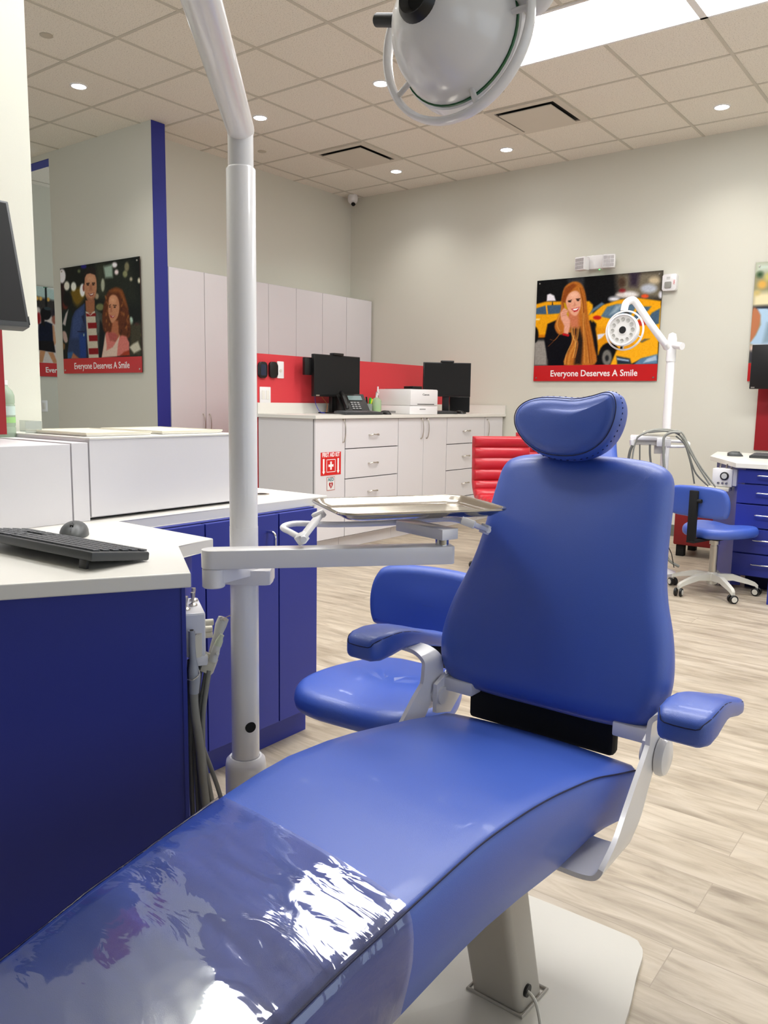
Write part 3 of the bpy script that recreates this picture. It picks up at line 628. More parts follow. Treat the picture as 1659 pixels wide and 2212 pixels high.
    for dz in (0, 1):
        oy, z = (0, .012) if dz == 0 else (-.115, .405)
        pts.append([(-.722, 1.258+oy, z), (-.613, 1.258+oy, z), (-.610, 1.345+oy, z), (-.720, 1.345+oy, z)])
    v = [[b.verts.new(q) for q in p] for p in pts]
    b.faces.new(v[0][::-1]); b.faces.new(v[1])
    for k in range(4): b.faces.new((v[0][k], v[0][(k+1) % 4], v[1][(k+1) % 4], v[1][k]))
    es = [e for e in b.edges if abs(e.verts[0].co.z-e.verts[1].co.z) > .1]
    bmesh.ops.bevel(b, geom=es, offset=.014, segments=4, affect='EDGES', profile=.5)
    obj('lift_column', b, PEDM, root)
    b = add_box(bmn(), -.700, -.635, 1.225, 1.34, .012, .20, .006); 
    b2 = add_tube(bmn(), [(-.728, 1.255, .014), (-.608, 1.253, .014), (-.604, 1.35, .014), (-.724, 1.35, .014)], .0038, 8, True); obj('weld_bead', b2, PEDM, root)
    b.free()
    obj('grommet', cyl(bmn(), (-.615, 1.275, .055), (-.607, 1.275, .055), .012), BLACK, root)
    pl = smooth_path([(-.86, 1.60, 0), (-.56, 1.612, 0), (-.515, 1.605, 0), (-.492, 1.575, 0), (-.478, 1.50, 0), (-.45, 1.36, 0), (-.42, 1.1, 0), (-.42, .85, 0), (-.45, .8, 0), (-.92, .8, 0), (-.96, .85, 0), (-.96, 1.1, 0), (-.935, 1.36, 0), (-.90, 1.56, 0)], 5, True)
    obj('base_plate', add_prism(bmn(), [(q.x, q.y) for q in pl], .0005, .012, bev=.002), PLATE, root)
    # arms: bent white strap, pivot, knob, vinyl pad
    for s in (-1, 1):
        X = lambda d: CX+s*d
        path = smooth_path([(X(.08), 0, .371), (X(.15), 0, .368), (X(.220), 0, .368), (X(.247), 0, .380), (X(.255), 0, .415), (X(.252), 0, .46), (X(.252), 0, .52), (X(.251), 0, .57), (X(.256), 0, .590), (X(.285), 0, .604), (X(.335), 0, .606)], 5)
        # y centre and width along the strap
        def yw(z, k, n):
            t = k/n
            if t < .35: return 1.275, .13
            q = (t-.35)/.65
            if q < .45: u = q/.45; return 1.275+.175*u, .13-.05*u
            u = (q-.45)/.55; return 1.45-.0*u, .08-.035*u
        b = bmn(); n = len(path)-1; prev = None
        for k, p in enumerate(path):
            t = (path[min(k+1, n)]-path[max(k-1, 0)]).normalized(); nr = Vector((t.z, 0, -t.x))*.0045
            yc, w = yw(p.z, k, n)
            q = [b.verts.new((p.x+sx*nr.x, yc+sy*w/2, p.z+sx*nr.z)) for sx, sy in ((-1, -1), (1, -1), (1, 1), (-1, 1))]
            if prev:
                for i in range(4): b.faces.new((prev[i], prev[(i+1) % 4], q[(i+1) % 4], q[i]))
            else: b.faces.new(q)
            prev = q
        b.faces.new(prev[::-1])
        obj('arm_strap', b, WHITE, root, ang=30)
        # link plate reaching back to the backrest
        b = add_prism(bmn(), [(1.44, .47), (1.50, .455), (1.56, .50), (1.60, .56), (1.56, .59), (1.49, .555), (1.44, .535)], -.005, .005, Matrix(((0, 0, 1, X(.236)), (1, 0, 0, 0), (0, 1, 0, 0), (0, 0, 0, 1))))
        add_box(b, min(X(.16), X(.236)), max(X(.16), X(.236)), 1.47, 1.56, .515, .545, .004)
        obj('link_plate', b, WHITE, root)
        M = frame((X(.256), 1.462, .505), (s, 0, 0), (0, 1, 0))
        obj('pivot_knob', add_lathe(bmn(), [(0, -.03), (.02, -.03), (.02, 0), (.036, .002), (.037, .010), (.033, .017), (.02, .021), (0, .022)], M), WHITE, root)
        # pad: side profile swept across the width
        pr = [(1.283, .645, .612, .028), (1.29, .654, .607, .038), (1.31, .660, .605, .045), (1.35, .662, .607, .046), (1.39, .659, .610, .044), (1.43, .651, .609, .041), (1.48, .637, .600, .037), (1.53, .621, .586, .034), (1.58, .607, .572, .031), (1.61, .599, .565, .028), (1.622, .594, .568, .022)]
        pr = [(1.295+(q[0]-1.283)*.965,)+q[1:] for q in pr]
        _u = [(1.262, .640, .575, .030), (1.27, .655, .572, .040), (1.30, .664, .572, .046), (1.34, .668, .578, .046), (1.38, .668, .590, .044), (1.43, .660, .605, .041), (1.48, .645, .602, .037), (1.53, .628, .590, .034), (1.58, .614, .576, .031), (1.62, .604, .566, .028), (1.635, .598, .570, .022)]
        b = bmn(); rings = []
        for y, zt, zb, hw in pr:
            r = min(.012, (zt-zb)*.4, hw*.5); ring = []
            xc = X(.339)
            for cx_, cz, a0 in ((hw-r, zt-r, 0), (-(hw-r), zt-r, 90), (-(hw-r), zb+r, 180), (hw-r, zb+r, 270)):
                for a in (0, 30, 60, 90):
                    q = math.radians(a0+a); ring.append(b.verts.new((xc+cx_+r*math.cos(q), y, cz+r*math.sin(q))))
            rings.append(ring)
        for A_, B_ in zip(rings, rings[1:]):
            for k in range(len(A_)): b.faces.new((A_[k], A_[(k+1) % len(A_)], B_[(k+1) % len(A_)], B_[k]))
        b.faces.new(rings[0][::-1]); b.faces.new(rings[-1])
        pad = obj('arm_pad', b, VINYL, root, ang=70)
        ln = [(X(.339)-(hw-.003), y, zt-.006) for y, zt, zb, hw in pr] ; l2 = [(X(.339)+(hw-.003), y, zt-.006) for y, zt, zb, hw in pr]
        obj('seam', add_tube(bmn(), smooth_path([tuple(q) for q in ln[::-1]+l2], 3), .0011, 5), SEAM, pad)
    return root, ST, prof
chair, ST, prof = make_chair()
# clear protective sheet over the leg rest
def plastic():
    m = bpy.data.materials.new('clear film'); m.use_nodes = True; nt = m.node_tree; N = nt.nodes; K = nt.links.new
    for n in list(N): N.remove(n)
    o = N.new('ShaderNodeOutputMaterial'); mx = N.new('ShaderNodeMixShader'); tr = N.new('ShaderNodeBsdfTransparent'); gl = N.new('ShaderNodeBsdfGlossy')
    tr.inputs['Color'].default_value = (.93, .93, .95, 1); gl.inputs['Roughness'].default_value = .045; gl.inputs['Color'].default_value = (1, 1, 1, 1)
    fr = N.new('ShaderNodeFresnel'); fr.inputs['IOR'].default_value = 1.5
    ad = N.new('ShaderNodeMath'); ad.operation = 'MULTIPLY_ADD'; ad.inputs[1].default_value = 1.15; ad.inputs[2].default_value = .05; ad.use_clamp = True
    K(fr.outputs[0], ad.inputs[0]); K(ad.outputs[0], mx.inputs[0]); K(tr.outputs[0], mx.inputs[1]); K(gl.outputs[0], mx.inputs[2]); K(mx.outputs[0], o.inputs['Surface'])
    tc = N.new('ShaderNodeTexCoord'); mp = N.new('ShaderNodeMapping'); mp.inputs['Scale'].default_value = (1, 2.4, 1); mp.inputs['Rotation'].default_value = (0, 0, .5)
    n1 = N.new('ShaderNodeTexNoise'); n1.inputs['Scale'].default_value = 9; n1.inputs['Detail'].default_value = 3; n1.inputs['Distortion'].default_value = 1.2
    K(tc.outputs['Object'], mp.inputs['Vector']); K(mp.outputs[0], n1.inputs['Vector'])
    bp = N.new('ShaderNodeBump'); bp.inputs['Strength'].default_value = .22; bp.inputs['Distance'].default_value = .004
    K(n1.outputs['Fac'], bp.inputs['Height'])
    for q in (gl, fr): K(bp.outputs['Normal'], q.inputs['Normal'])
    return m
def interp(y):
    for (y0, h0, z0), (y1, h1, z1) in zip(ST, ST[1:]):
        if y1 <= y <= y0: t = (y0-y)/(y0-y1); return h0+(h1-h0)*t, z0+(z1-z0)*t
    return ST[-1][1:]
bm = bmn(); rows = []
from mathutils import noise as mn
NY = 130
for j in range(NY+1):
    y = .795-(.795-.085)*j/NY; row = []
    p = None
    for s in range(0, 73):
        u = -1+2*s/72
        yy = y - .030*u - .035
        yy = max(.085, yy)
        hw, zt = interp(yy); PR = prof(hw, zt, yy); 
        # path over the top from the lower left side to the lower right side
        L_ = [(PR[-1-k]) for k in range(0)]
        top = PR[:13]; R = PR[13:19]; LL = [(-x, z) for x, z in R]
        poly = LL[::-1]+top+R
        d = [0]
        for a, c in zip(poly, poly[1:]): d.append(d[-1]+math.hypot(c[0]-a[0], c[1]-a[1]))
        t = (u+1)/2*d[-1]; k = max(i for i in range(len(d)-1) if d[i] <= t+1e-9); f = (t-d[k])/(d[k+1]-d[k]+1e-9)
        x = poly[k][0]+(poly[k+1][0]-poly[k][0])*f; z = poly[k][1]+(poly[k+1][1]-poly[k][1])*f
        tx, tz = poly[k+1][0]-poly[k][0], poly[k+1][1]-poly[k][1]; l = math.hypot(tx, tz)+1e-9; nx, nz = -tz/l, tx/l
        wr = .0034 + .0012*mn.noise(Vector((x*9+y*4, y*13, 0))) + .00046*mn.noise(Vector((x*16+y*8, y*62, 3))) + .00034*mn.noise(Vector((x*80+y*12, y*30, 7)))
        wr += .0022*max(0, 1-abs((y-.40)-(x*.30))/.010) + .0016*max(0, 1-abs((y-.30)+(x*.5))/.012)
        wr = max(.0012, wr)
        row.append(bm.verts.new((CX-.002+x+nx*wr, yy, z+nz*wr)))
    rows.append(row)
for a, c in zip(rows, rows[1:]):
    for k in range(len(a)-1): bm.faces.new((a[k], a[k+1], c[k+1], c[k]))
tag(obj('plastic_sheet', bm, plastic(), ang=180), 'clear glossy wrinkled plastic sheet over the foot end of the blue chair', 'protective cover')
# power cord
cp = smooth_path([(-.612, 1.275, .055), (-.585, 1.262, .05), (-.56, 1.235, .022), (-.545, 1.19, .016), (-.54, 1.1, .016), (-.50, .9, .016)], 8)
tag(obj('power_cord', add_tube(bmn(), cp, .0035, 8), PLG), 'thin pale cord leaving the foot of the chair column', 'cable')
# =============================================================== LAMP + POLE
def make_lamp(parent, cen, ax, yoke_dir, S=1.0, knob=None):
    """cen: centre of the front rim; ax: direction the light shines"""
    ax = Vector(ax).normalized(); y = Vector(yoke_dir); x = (y-ax*y.dot(ax)).normalized()
    M = frame(cen, ax, x) @ Matrix.Scale(S, 4)
    head = obj('lamp_head', add_lathe(bmn(), [(0, -.098), (.024, -.097), (.040, -.090), (.058, -.072), (.074, -.048), (.083, -.028), (.0875, -.008), (.0905, .006), (.0945, .010), (.0955, .034), (.088, .038), (.086, .034)], M, 48), WHITE, parent)
    obj('rim_band', add_lathe(bmn(), [(.0885, .0035), (.0922, .0035), (.0922, .0075), (.0885, .0075)], M, 48), GREEN, head)
    obj('front_glass', add_lathe(bmn(), [(0, .031), (.083, .031), (.086, .034), (.086, .028), (0, .028)], M, 48), mat('lamp face', (226, 224, 220), .25), head)
    for k in range(12):
        a = 2*PI*k/12; c = M @ Vector((.062*math.cos(a), .062*math.sin(a), .0315))
        obj('lens', add_lathe(bmn(), [(0, 0), (.009, .0005), (.0105, .002), (.012, 0)], frame(c, ax, x) @ Matrix.Scale(S, 4), 16), mat('lens grey', (178, 176, 170), .15), head)
    obj('sensor', add_lathe(bmn(), [(0, .035), (.02, .035), (.022, .030), (0, .030)], M, 24), BLACKM, head)
    obj('back_ring', add_lathe(bmn(), [(.012, -.1), (.021, -.108), (.027, -.100), (.029, -.090), (.02, -.088)], M, 32), BLACK, head)
    obj('back_socket', add_lathe(bmn(), [(0, -.099), (.016, -.099), (.016, -.09), (0, -.09)], M, 24), BLACKM, head)
    R = .114
    ring = [M @ Vector((R*math.cos(a), R*math.sin(a), -.002)) for a in [2*PI*k/72 for k in range(72)]]
    bm = bmn(); rr = []
    for i, p in enumerate(ring):
        a = 2*PI*i/72; rad = (M.to_3x3() @ Vector((math.cos(a), math.sin(a), 0))).normalized()
        rr.append([bm.verts.new(p + (rad*.0052*math.cos(q) + ax*.010*math.sin(q))*S) for q in [2*PI*k/12 for k in range(12)]])
    for a_, b_ in zip(rr, rr[1:]+rr[:1]):
        for k in range(12): bm.faces.new((a_[k], a_[(k+1) % 12], b_[(k+1) % 12], b_[k]))
    grip = obj('grip_ring', bm, WHITE, head)
    for a in (0.5, 1.75, 3.1, 4.3, 5.4):
        d = Vector((math.cos(a), math.sin(a), 0)); obj('spoke', cyl(bmn(), M @ (d*.085+Vector((0, 0, -.004))), M @ (d*.113+Vector((0, 0, -.002))), .0042*S, 10), WHITE, grip)
    kd_ = (M.to_3x3().inverted() @ knob) if knob else Vector((-1, .3, 0)); kd_.z = 0; d = kd_.normalized()
    obj('switch_knob', cyl(bmn(), M @ (d*.076+Vector((0, 0, -.042))), M @ (d*.112+Vector((0, 0, -.042))), .009*S, 16, .002), BLACK, head)
    j0 = M @ Vector((.082, 0, -.016)); j1 = M @ Vector((.106, 0, -.022))
    obj('swivel', cyl(bmn(), j0, j1, .017*S, 24, .002), BLACK, head)
    return head, j1
def px_dir(dx, dy, dw): return RT*dx - UP*dy + fw*dw
PX, PY = -1.212, 1.120
pole = thing('dental_light_pole', 'white pole in the foreground carrying the big lamp head and the tray arm', 'dental light', (PX, PY, 0))
Z = lambda r, z: (r, z)
MP = Matrix.Translation((PX, PY, 0))
obj('base_collar', add_lathe(bmn(), [(0, .21), (.043, .21), (.043, .385), (.041, .398), (.034, .405), (.030, .405), (.030, .395), (0, .395)], MP, 40), WHITE, pole)
obj('base_arm', add_tube(bmn(), [(PX, PY, .22), (PX, PY, .14), (PX+.05, PY-.03, .11), (-1.05, 1.04, .12), (-.84, 1.0, .38)], [.036, .036, .034, .03, .03], 20), WHITE, pole)
obj('floor_foot', add_lathe(bmn(), [(0, 0.001), (.075, .001), (.075, .012), (.045, .03), (.04, .14), (0, .14)], MP, 40), WHITE, pole)
lp = obj('lower_post', add_lathe(bmn(), [(0, .39), (.029, .39), (.029, .90), (.0285, .90), (.0285, 1.597), (.0255, 1.601), (.0, 1.601)], MP, 40), WHITE, pole)
# round cable hole facing the room
hc = Vector((PX, PY, .478)); hd = Vector((.36, -.93, 0)); hd = (atr(543, 1562, 1.62)-Vector((PX, PY, .478))); hd.z = 0; hd.normalize()
obj('cable_hole', cyl(bmn(), hc+hd*.022, hc+hd*.0291, .0115, 24), BLACKM, lp)
h2 = Vector((PX, PY, .372)); obj('set_screw', cyl(bmn(), h2+hd*.036, h2+hd*.0438, .0035, 12), BLACKM, pole)
obj('upper_post', add_lathe(bmn(), [(0, 1.59), (.0245, 1.59), (.0245, 1.668), (.0245, 1.68), (.021, 1.694), (0, 1.70)], MP, 40), WHITE, pole)
J = Vector((PX, PY, 1.672)); E1 = Vector((-.795, .655, 1.667))
dd = (E1-J).normalized()
obj('lower_arm', add_tube(bmn(), [J-dd*.004, J+dd*.1, E1-dd*.03, E1, E1+Vector((.012, -.012, .03))], .0262, 28), WHITE, pole)
lc = atr(985, 76, 1.27)
dh = (lc-EYE).normalized(); pd = px_dir(.74, .67, 0); pd = (pd-dh*pd.dot(dh)).normalized()
axl = pd*.66 + dh*.75
lh, j1 = make_lamp(pole, lc, axl, px_dir(.92, -.40, 0), S=1.07, knob=px_dir(-.96, -.27, 0))
E2 = atr(1235, -120, 1.22)
obj('lamp_elbow', add_tube(bmn(), smooth_path([j1, atr(1150, 5, 1.24), atr(1185, -30, 1.23), E2, (-.50, .93, 2.0)], 8), .0165, 20), WHITE, pole)
obj('spring_arm', add_tube(bmn(), [E1+Vector((.012, -.012, .02)), E1+Vector((.03, 0, .12)), (-.50, .93, 1.99)], .022, 20), WHITE, pole)
# tray arm
ad = Vector((.671, .741, 0)); an = Vector((-.741, .671, 0))
A0 = Vector((-1.186, .985, 0)); Ln = .502
def armM(o, z): M = Matrix((ad, an, Vector((0, 0, 1)))).transposed().to_4x4(); M.translation = Vector((o.x, o.y, z)); return M
w = .046
pts = [(w/2*(1-math.sin(t)), w/2-w/2*math.cos(t)) for t in [PI*k/12 for k in range(13)]]
pts = [(w/2-w/2*math.sin(t), w/2+w/2*math.cos(t)) for t in [PI*k/12 for k in range(13)]] + [(Ln-.006, 0), (Ln, .006), (Ln, w-.006), (Ln-.006, w)]
obj('tray_arm', add_prism(bmn(), pts, .834, .870, armM(A0, 0), bev=.0012), WHITE, pole)
jc = A0 + ad*(w/2) + an*(w/2)
obj('arm_joint', cyl(bmn(), (jc.x, jc.y, .795), (jc.x, jc.y, .833), w/2-.001, 32, .002), WHITE, pole)
# wedge link from joint to the clamp round the pole
pv = Vector((PX, PY, 0)); ld_ = (pv-jc); ld_.z = 0; ll = ld_.length; ld_.normalize(); lnn = Vector((-ld_.y, ld_.x, 0))
M = Matrix((ld_, lnn, Vector((0, 0, 1)))).transposed().to_4x4(); M.translation = jc
obj('arm_link', add_prism(bmn(), [(0, -.0225), (ll, -.036), (ll+.036, -.030), (ll+.036, .030), (ll, .036), (0, .0225)], .803, .832, M, bev=.003), WHITE, pole)
rh = Vector((RT.x, RT.y, 0)).normalized(); M2 = Matrix((rh, Vector((-rh.y, rh.x, 0)), Vector((0, 0, 1)))).transposed().to_4x4(); M2.translation = pv
obj('pole_clamp', add_prism(bmn(), [(q.x, q.y) for q in smooth_path([(-.045, -.03, 0), (.048, -.036, 0), (.058, -.02, 0), (.058, .02, 0), (.048, .036, 0), (-.045, .03, 0)], 4, True)], .785, .815, M2, bev=.002), WHITE, pole)
e_ = A0+ad*(Ln-.022)+an*(w/2)
obj('spacer', cyl(bmn(), (e_.x, e_.y, .869), (e_.x, e_.y, .884), .0135, 24), CHROME, pole)
# tray holder: box bar, round rod frame, two clips
TC = Vector((-.992, 1.386, 0)); td = Vector((.55, .835, 0)).normalized(); tn = Vector((.835, -.55, 0)).normalized()
bd = (TC-Vector((e_.x, e_.y, 0))); bl = bd.length; bd.normalize(); bn = Vector((-bd.y, bd.x, 0))
M = Matrix((bd, bn, Vector((0, 0, 1)))).transposed().to_4x4(); M.translation = Vector((e_.x, e_.y, 0))
obj('holder_bar', add_prism(bmn(), [(-.024, -.021), (bl+.01, -.021), (bl+.01, .021), (-.024, .021)], .884, .906, M, bev=.001), WHITE, pole)
def tp(a, b, z): v = TC+td*a+tn*b; return Vector((v.x, v.y, z))
kl, kr = atz(652, 1163, .888), atz(1048, 1143, .890)
rod = [kl, atz(628, 1150, .892), atz(611, 1139, .897), atz(640, 1131, .899), atz(720, 1133, .897), atz(830, 1130, .899), atz(960, 1121, .905), atz(1005, 1128, .900), kr]
obj('holder_rod', add_tube(bmn(), smooth_path(rod, 6), .0062, 14), WHITE, pole)
for up, lo_, sd_ in ((atz(690, 1114, .923), kl, -1), (atz(1012, 1127, .922), kr, 1)):
    c = bmn()
    d_ = (lo_-up); l_ = d_.length; zz = d_.normalized(); xx = tn.copy(); xx = (xx-zz*xx.dot(zz)).normalized(); yy = zz.cross(xx)
    Mx = Matrix((xx, yy, zz)).transposed().to_4x4(); Mx.translation = up
    add_box(c, -.011, .011, -.0045, .0045, -.002, l_+.006, .0015, Mx); add_box(c, -.014, .014, -.006, .010, -.004, .005, .001, Mx); add_box(c, -.009, .009, -.010, .010, l_-.010, l_+.010, .0015, Mx)
    cl = obj('tray_clip', c, WHITE, pole)
    obj('clip_knob', cyl(bmn(), lo_+tn*.006, lo_+tn*.016, .0070, 20, .001), WHITE, cl)
# instrument tray
def rrect(hx, hy, r, n=8):
    p = []
    for sx, sy, a0 in ((1, 1, 0), (-1, 1, 90), (-1, -1, 180), (1, -1, 270)):
        for k in range(n+1): q = math.radians(a0+90*k/n); p.append((sx*(hx-r)+r*math.cos(q), sy*(hy-r)+r*math.sin(q)))
    return p
bm = bmn(); rings = []
for ins, z in ((.009, .937), (.003, .9375), (0, .940), (.0015, .9430), (.006, .9432), (.010, .9412), (.016, .934), (.026, .9275), (.032, .926)):
    rings.append([bm.verts.new(tp(a, b, z)) for a, b in rrect(.186-ins, .134-ins, .045-min(ins, .02))])
btm = [bm.verts.new(tp(a, b, .9245)) for a, b in rrect(.186-.032, .134-.032, .025)]
# outer skin
outr = [[bm.verts.new(tp(a, b, z)) for a, b in rrect(.186-ins, .134-ins, .045-min(ins, .02))] for ins, z in ((.010, .9395), (.0175, .932), (.027, .9255))]
n = len(rings[0])
for a_, b_ in list(zip(rings, rings[1:]))+[(rings[0], outr[0])]+list(zip(outr, outr[1:]))+[(outr[-1], btm)]:
    for k in range(n): bm.faces.new((a_[k], a_[(k+1) % n], b_[(k+1) % n], b_[k]))
bm.faces.new(rings[-1]); bm.faces.new(btm[::-1])
tag(obj('instrument_tray', bm, STEEL, ang=60), 'shallow stainless steel tray resting on the white tray holder', 'tray')
# =============================================================== NEAR WORKSTATION
ZT = .83
# cabinets
def cab(name, label, x0, x1, y0, y1, z0, z1, m, face='x', doors=(), handles=(), group=None, kick=.10, kin=.06, cat='cabinet', top=0):
    """box cabinet whose fronts lie on x1 (face x) ; doors: (y0,y1,z0,z1,kind)"""
    t = thing(name, label, cat, ((x0+x1)/2, (y0+y1)/2, 0), group)
    obj('carcass', add_box(bmn(), x0, x1-.02, y0, y1, z0+kick, z1), m, t, smooth=False)
    if kick: obj('toe_kick', add_box(bmn(), x0, x1-kin, y0+.001, y1-.001 if name != 'base_cabinet_end' else y1-.05, z0+.0005, z0+kick), m, t, smooth=False)
    obj('reveal', add_box(bmn(), x1-.0205, x1-.017, y0+.002, y1-.002, z0+kick+.001, z1-.002), GAP if m is LAM else mat('dark blue gap', (14, 16, 60), .8), t, smooth=False)
    for d in doors:
        a0, a1, b0, b1, kind = d[:5]
        do = obj('drawer' if kind == 'drawer' else 'door', add_box(bmn(), x1-.017, x1, a0+.0025, a1-.0025, b0+.0025, b1-.0025, .001), m, t, smooth=False)
        for hnd in d[5:]: hnd(do)
    return t
def bow(y, zc, half, x, vert=True, m=None, r=.0042, out=.028):
    def f(par):
        P = [(x-.002, -1), (x+.012, -.98), (x+out*.75, -.72), (x+out, -.3), (x+out, .3), (x+out*.75, .72), (x+.012, .98), (x-.002, 1)]
        pts = [(px, y, zc+q*half) if vert else (px, y+q*half, zc) for px, q in P]
        obj('handle', add_tube(bmn(), smooth_path(pts, 4), [r*1.5]*3+[r]*(len(smooth_path(pts, 4))-6)+[r*1.5]*3, 10), m or NICK, par)
    return f
def barh(y, z0, z1, x, r=.005, out=.032):
    def f(par): obj('handle', add_tube(bmn(), smooth_path([(x-.002, y, z1), (x+out*.7, y, z1), (x+out, y, z1-.012), (x+out, y, z1-.03)], 4)+smooth_path([(x+out, y, z0+.03), (x+out, y, z0+.012), (x+out*.7, y, z0), (x-.002, y, z0)], 4), r, 12), CHROME, par)
    return f
cab('base_cabinet', 'blue two door base cabinet under the white worktop, behind the white pole', -2.38, -1.80, 1.262, 2.0, 0, .8005, BLUEL, doors=(
    (1.265, 1.513, .10, .7995, 'door'), (1.513, 1.814, .10, .7995, 'door', barh(1.765, .655, .775-.03, -1.80)), (1.814, 1.998, .10, .7995, 'door')), kick=.10, kin=.055)
# angled desk cabinet
sd = Vector((-.84, .55, 0)).normalized(); sf = Vector((-.524, -.851, 0)).normalized()
Pc = Vector((-1.222, .972, 0))
t = thing('desk_cabinet', 'dark blue angled desk cabinet at the left edge under the keyboard worktop', 'cabinet', (-1.7, .7, 0))
q = [Pc, Pc+sd*.27, Vector((-1.52, 1.235, 0)), Vector((-1.795, 1.235, 0)), Vector((-2.38, 1.235, 0)), Vector((-2.38, .33, 0)), Pc+sf*.76]
obj('carcass', add_prism(bmn(), [(v.x, v.y) for v in q][::-1],   .0005, .8005), BLUEL, t, smooth=False)
b = add_prism(bmn(), [(v.x, v.y) for v in (Pc+Vector((.004, .0005, 0)), Pc+Vector((-.002, .006, 0)), Pc+Vector((-.006, 0, 0)), Pc+Vector((0, -.006, 0)))], .001, .800)
obj('edge_strip', b, BLUEL, t, smooth=False)
# worktop
wt = [(-1.196, .969), (-1.436, 1.127), (-1.457, 1.248), (-1.845, 1.253), (-1.835, 2.085), (-2.395, 2.085), (-2.395, .30), (-1.60, .30)]
tag(obj('worktop', add_prism(bmn(), wt[::-1], .801, ZT, bev=.0025), TOP, smooth=False), 'white angled worktop with keyboard and mouse, at left', 'worktop')
p = atz(563, 1068, ZT)
g = thing('cable_grommet', 'small round dark cable grommet set in the white worktop behind the pole', 'grommet', (p.x, p.y, ZT))
obj('rim', add_lathe(bmn(), [(.022, 0), (.03, 0), (.03, .002), (.022, .002), (.022, 0)], Matrix.Translation((p.x, p.y, ZT+.0003)), 24), NICK, g)
obj('cap', add_lathe(bmn(), [(0, 0), (.022, 0), (.022, .001), (0, .001)], Matrix.Translation((p.x, p.y, ZT+.0003)), 24), BLACK, g)
# white upper deck boxes
t = thing('upper_cabinet_box', 'long white flat fronted box standing on the worktop left of the pole', 'storage box', (-2.1, 1.48, ZT))
obj('carcass', add_box(bmn(), -2.37, -1.915, 1.212, 1.752, ZT+.006, 1.046), LAM, t, smooth=False)
obj('front_panel', add_box(bmn(), -1.915, -1.90, 1.2125, 1.752, ZT+.010, 1.047, .001), LAM, t, smooth=False)
obj('foot', add_box(bmn(), -2.36, -1.93, 1.22, 1.74, ZT+.0002, ZT+.006), GAP, t, smooth=False)
obj('top_panel', add_box(bmn(), -2.37, -1.897, 1.212, 1.752, 1.0465, 1.050), TOP, t, smooth=False)
t = thing('upper_cabinet_box', 'narrow white filler box between the two wide white boxes on the worktop', 'storage box', (-2.1, 1.185, ZT))
obj('front_panel', add_box(bmn(), -2.37, -1.902, 1.162, 1.2095, ZT+.0005, 1.0385, .001), LAM, t, smooth=False)
t = thing('upper_cabinet_box', 'white box at the left edge behind mouse, with a clear bottle on top', 'storage box', (-2.1, .9, ZT))
obj('front_panel', add_box(bmn(), -1.915, -1.902, .45, 1.158, ZT+.0005, 1.036, .001), LAM, t, smooth=False)
obj('carcass', add_box(bmn(), -2.37, -1.915, .45, 1.158, ZT+.0005, 1.036), LAM, t, smooth=False)
for i, (y0, y1, s) in enumerate(((1.25, 1.46, 'thin white rectangular lid on the white box, nearer the left poster'), (1.50, 1.73, 'thin white rectangular lid on the white box, beside the pole'))):
    t = thing('shallow_lid', s, 'lid', (-2.15, (y0+y1)/2, 1.05), 'thin lids on the white box')
    obj('lid', add_box(bmn(), -2.28, -1.97, y0, y1, 1.0505, 1.058, .002), TOP, t)
    obj('edge', add_tube(bmn(), [(-2.28, y0, 1.058), (-1.97, y0, 1.058), (-1.97, y1, 1.058), (-2.28, y1, 1.058)], .0028, 6, True), BEIGE, t)
# keyboard
def kbd(label, c, d, L_, Wd, z0, tilt, feet=True, parent=None):
    """c: centre, d: direction of the long side (left to right for the typist)"""
    d = Vector(d).normalized(); nn = Vector((0, 0, 1)).cross(d)
    t = thing('keyboard', label, 'keyboard', (c[0], c[1], z0))
    M = Matrix((d, nn, Vector((0, 0, 1)))).transposed().to_4x4(); M.translation = Vector((c[0], c[1], z0+.012))
    M = M @ Matrix.Rotation(tilt, 4, 'X')
    obj('body', add_box(bmn(), -L_/2, L_/2, -Wd/2, Wd/2, -.009, .009, .004, M), CHAR, t)
    kk = bmn(); p = .0186*L_/.44
    rowsz = [(Wd*(.36-.165*r)) for r in range(6)]
    for r, v in enumerate(rowsz):
        for blk in ((-L_*.47, 15), (L_*.185, 3), (L_*.325, 4)):
            for k in range(blk[1]):
                x = blk[0]+k*p
                if blk[1] == 3 and r == 3: continue
                if r == 5 and blk[1] == 15 and 4 <= k <= 8: 
                    if k == 4: add_box(kk, x, x+5*p-.002, v-p*.42, v+p*.42, .009, .0125, .0008, M, 1)
                    continue
                add_box(kk, x, x+p-.002, v-p*.42, v+p*.42, .009, .0125, .0008, M, 1)
    obj('keys', kk, KEYM, t, smooth=False)['kind'] = 'stuff'
    if feet:
        for s in (-1, 1): obj('foot', add_box(bmn(), s*L_*.40-.012, s*L_*.40+.012, Wd*.36, Wd*.36+.006, -.034, -.008, .001, M), BLACK, t)
    return t
kB, kF, kL = atz(198, 1205, ZT+.028), atz(313, 1206, ZT+.008), atz(0, 1150, ZT+.028)
nn_ = (kB-kF); nn_.z = 0; nn_.normalize(); kd = nn_.cross(Vector((0, 0, 1))); sg = 1 if (kB-kL).dot(kd) > 0 else -1
kc = kB - nn_*.068 - kd*(sg*.22)
kbd('charcoal keyboard propped on its feet on the white worktop at left', (kc.x, kc.y), kd, .44, .137, ZT+.008, math.radians(8))
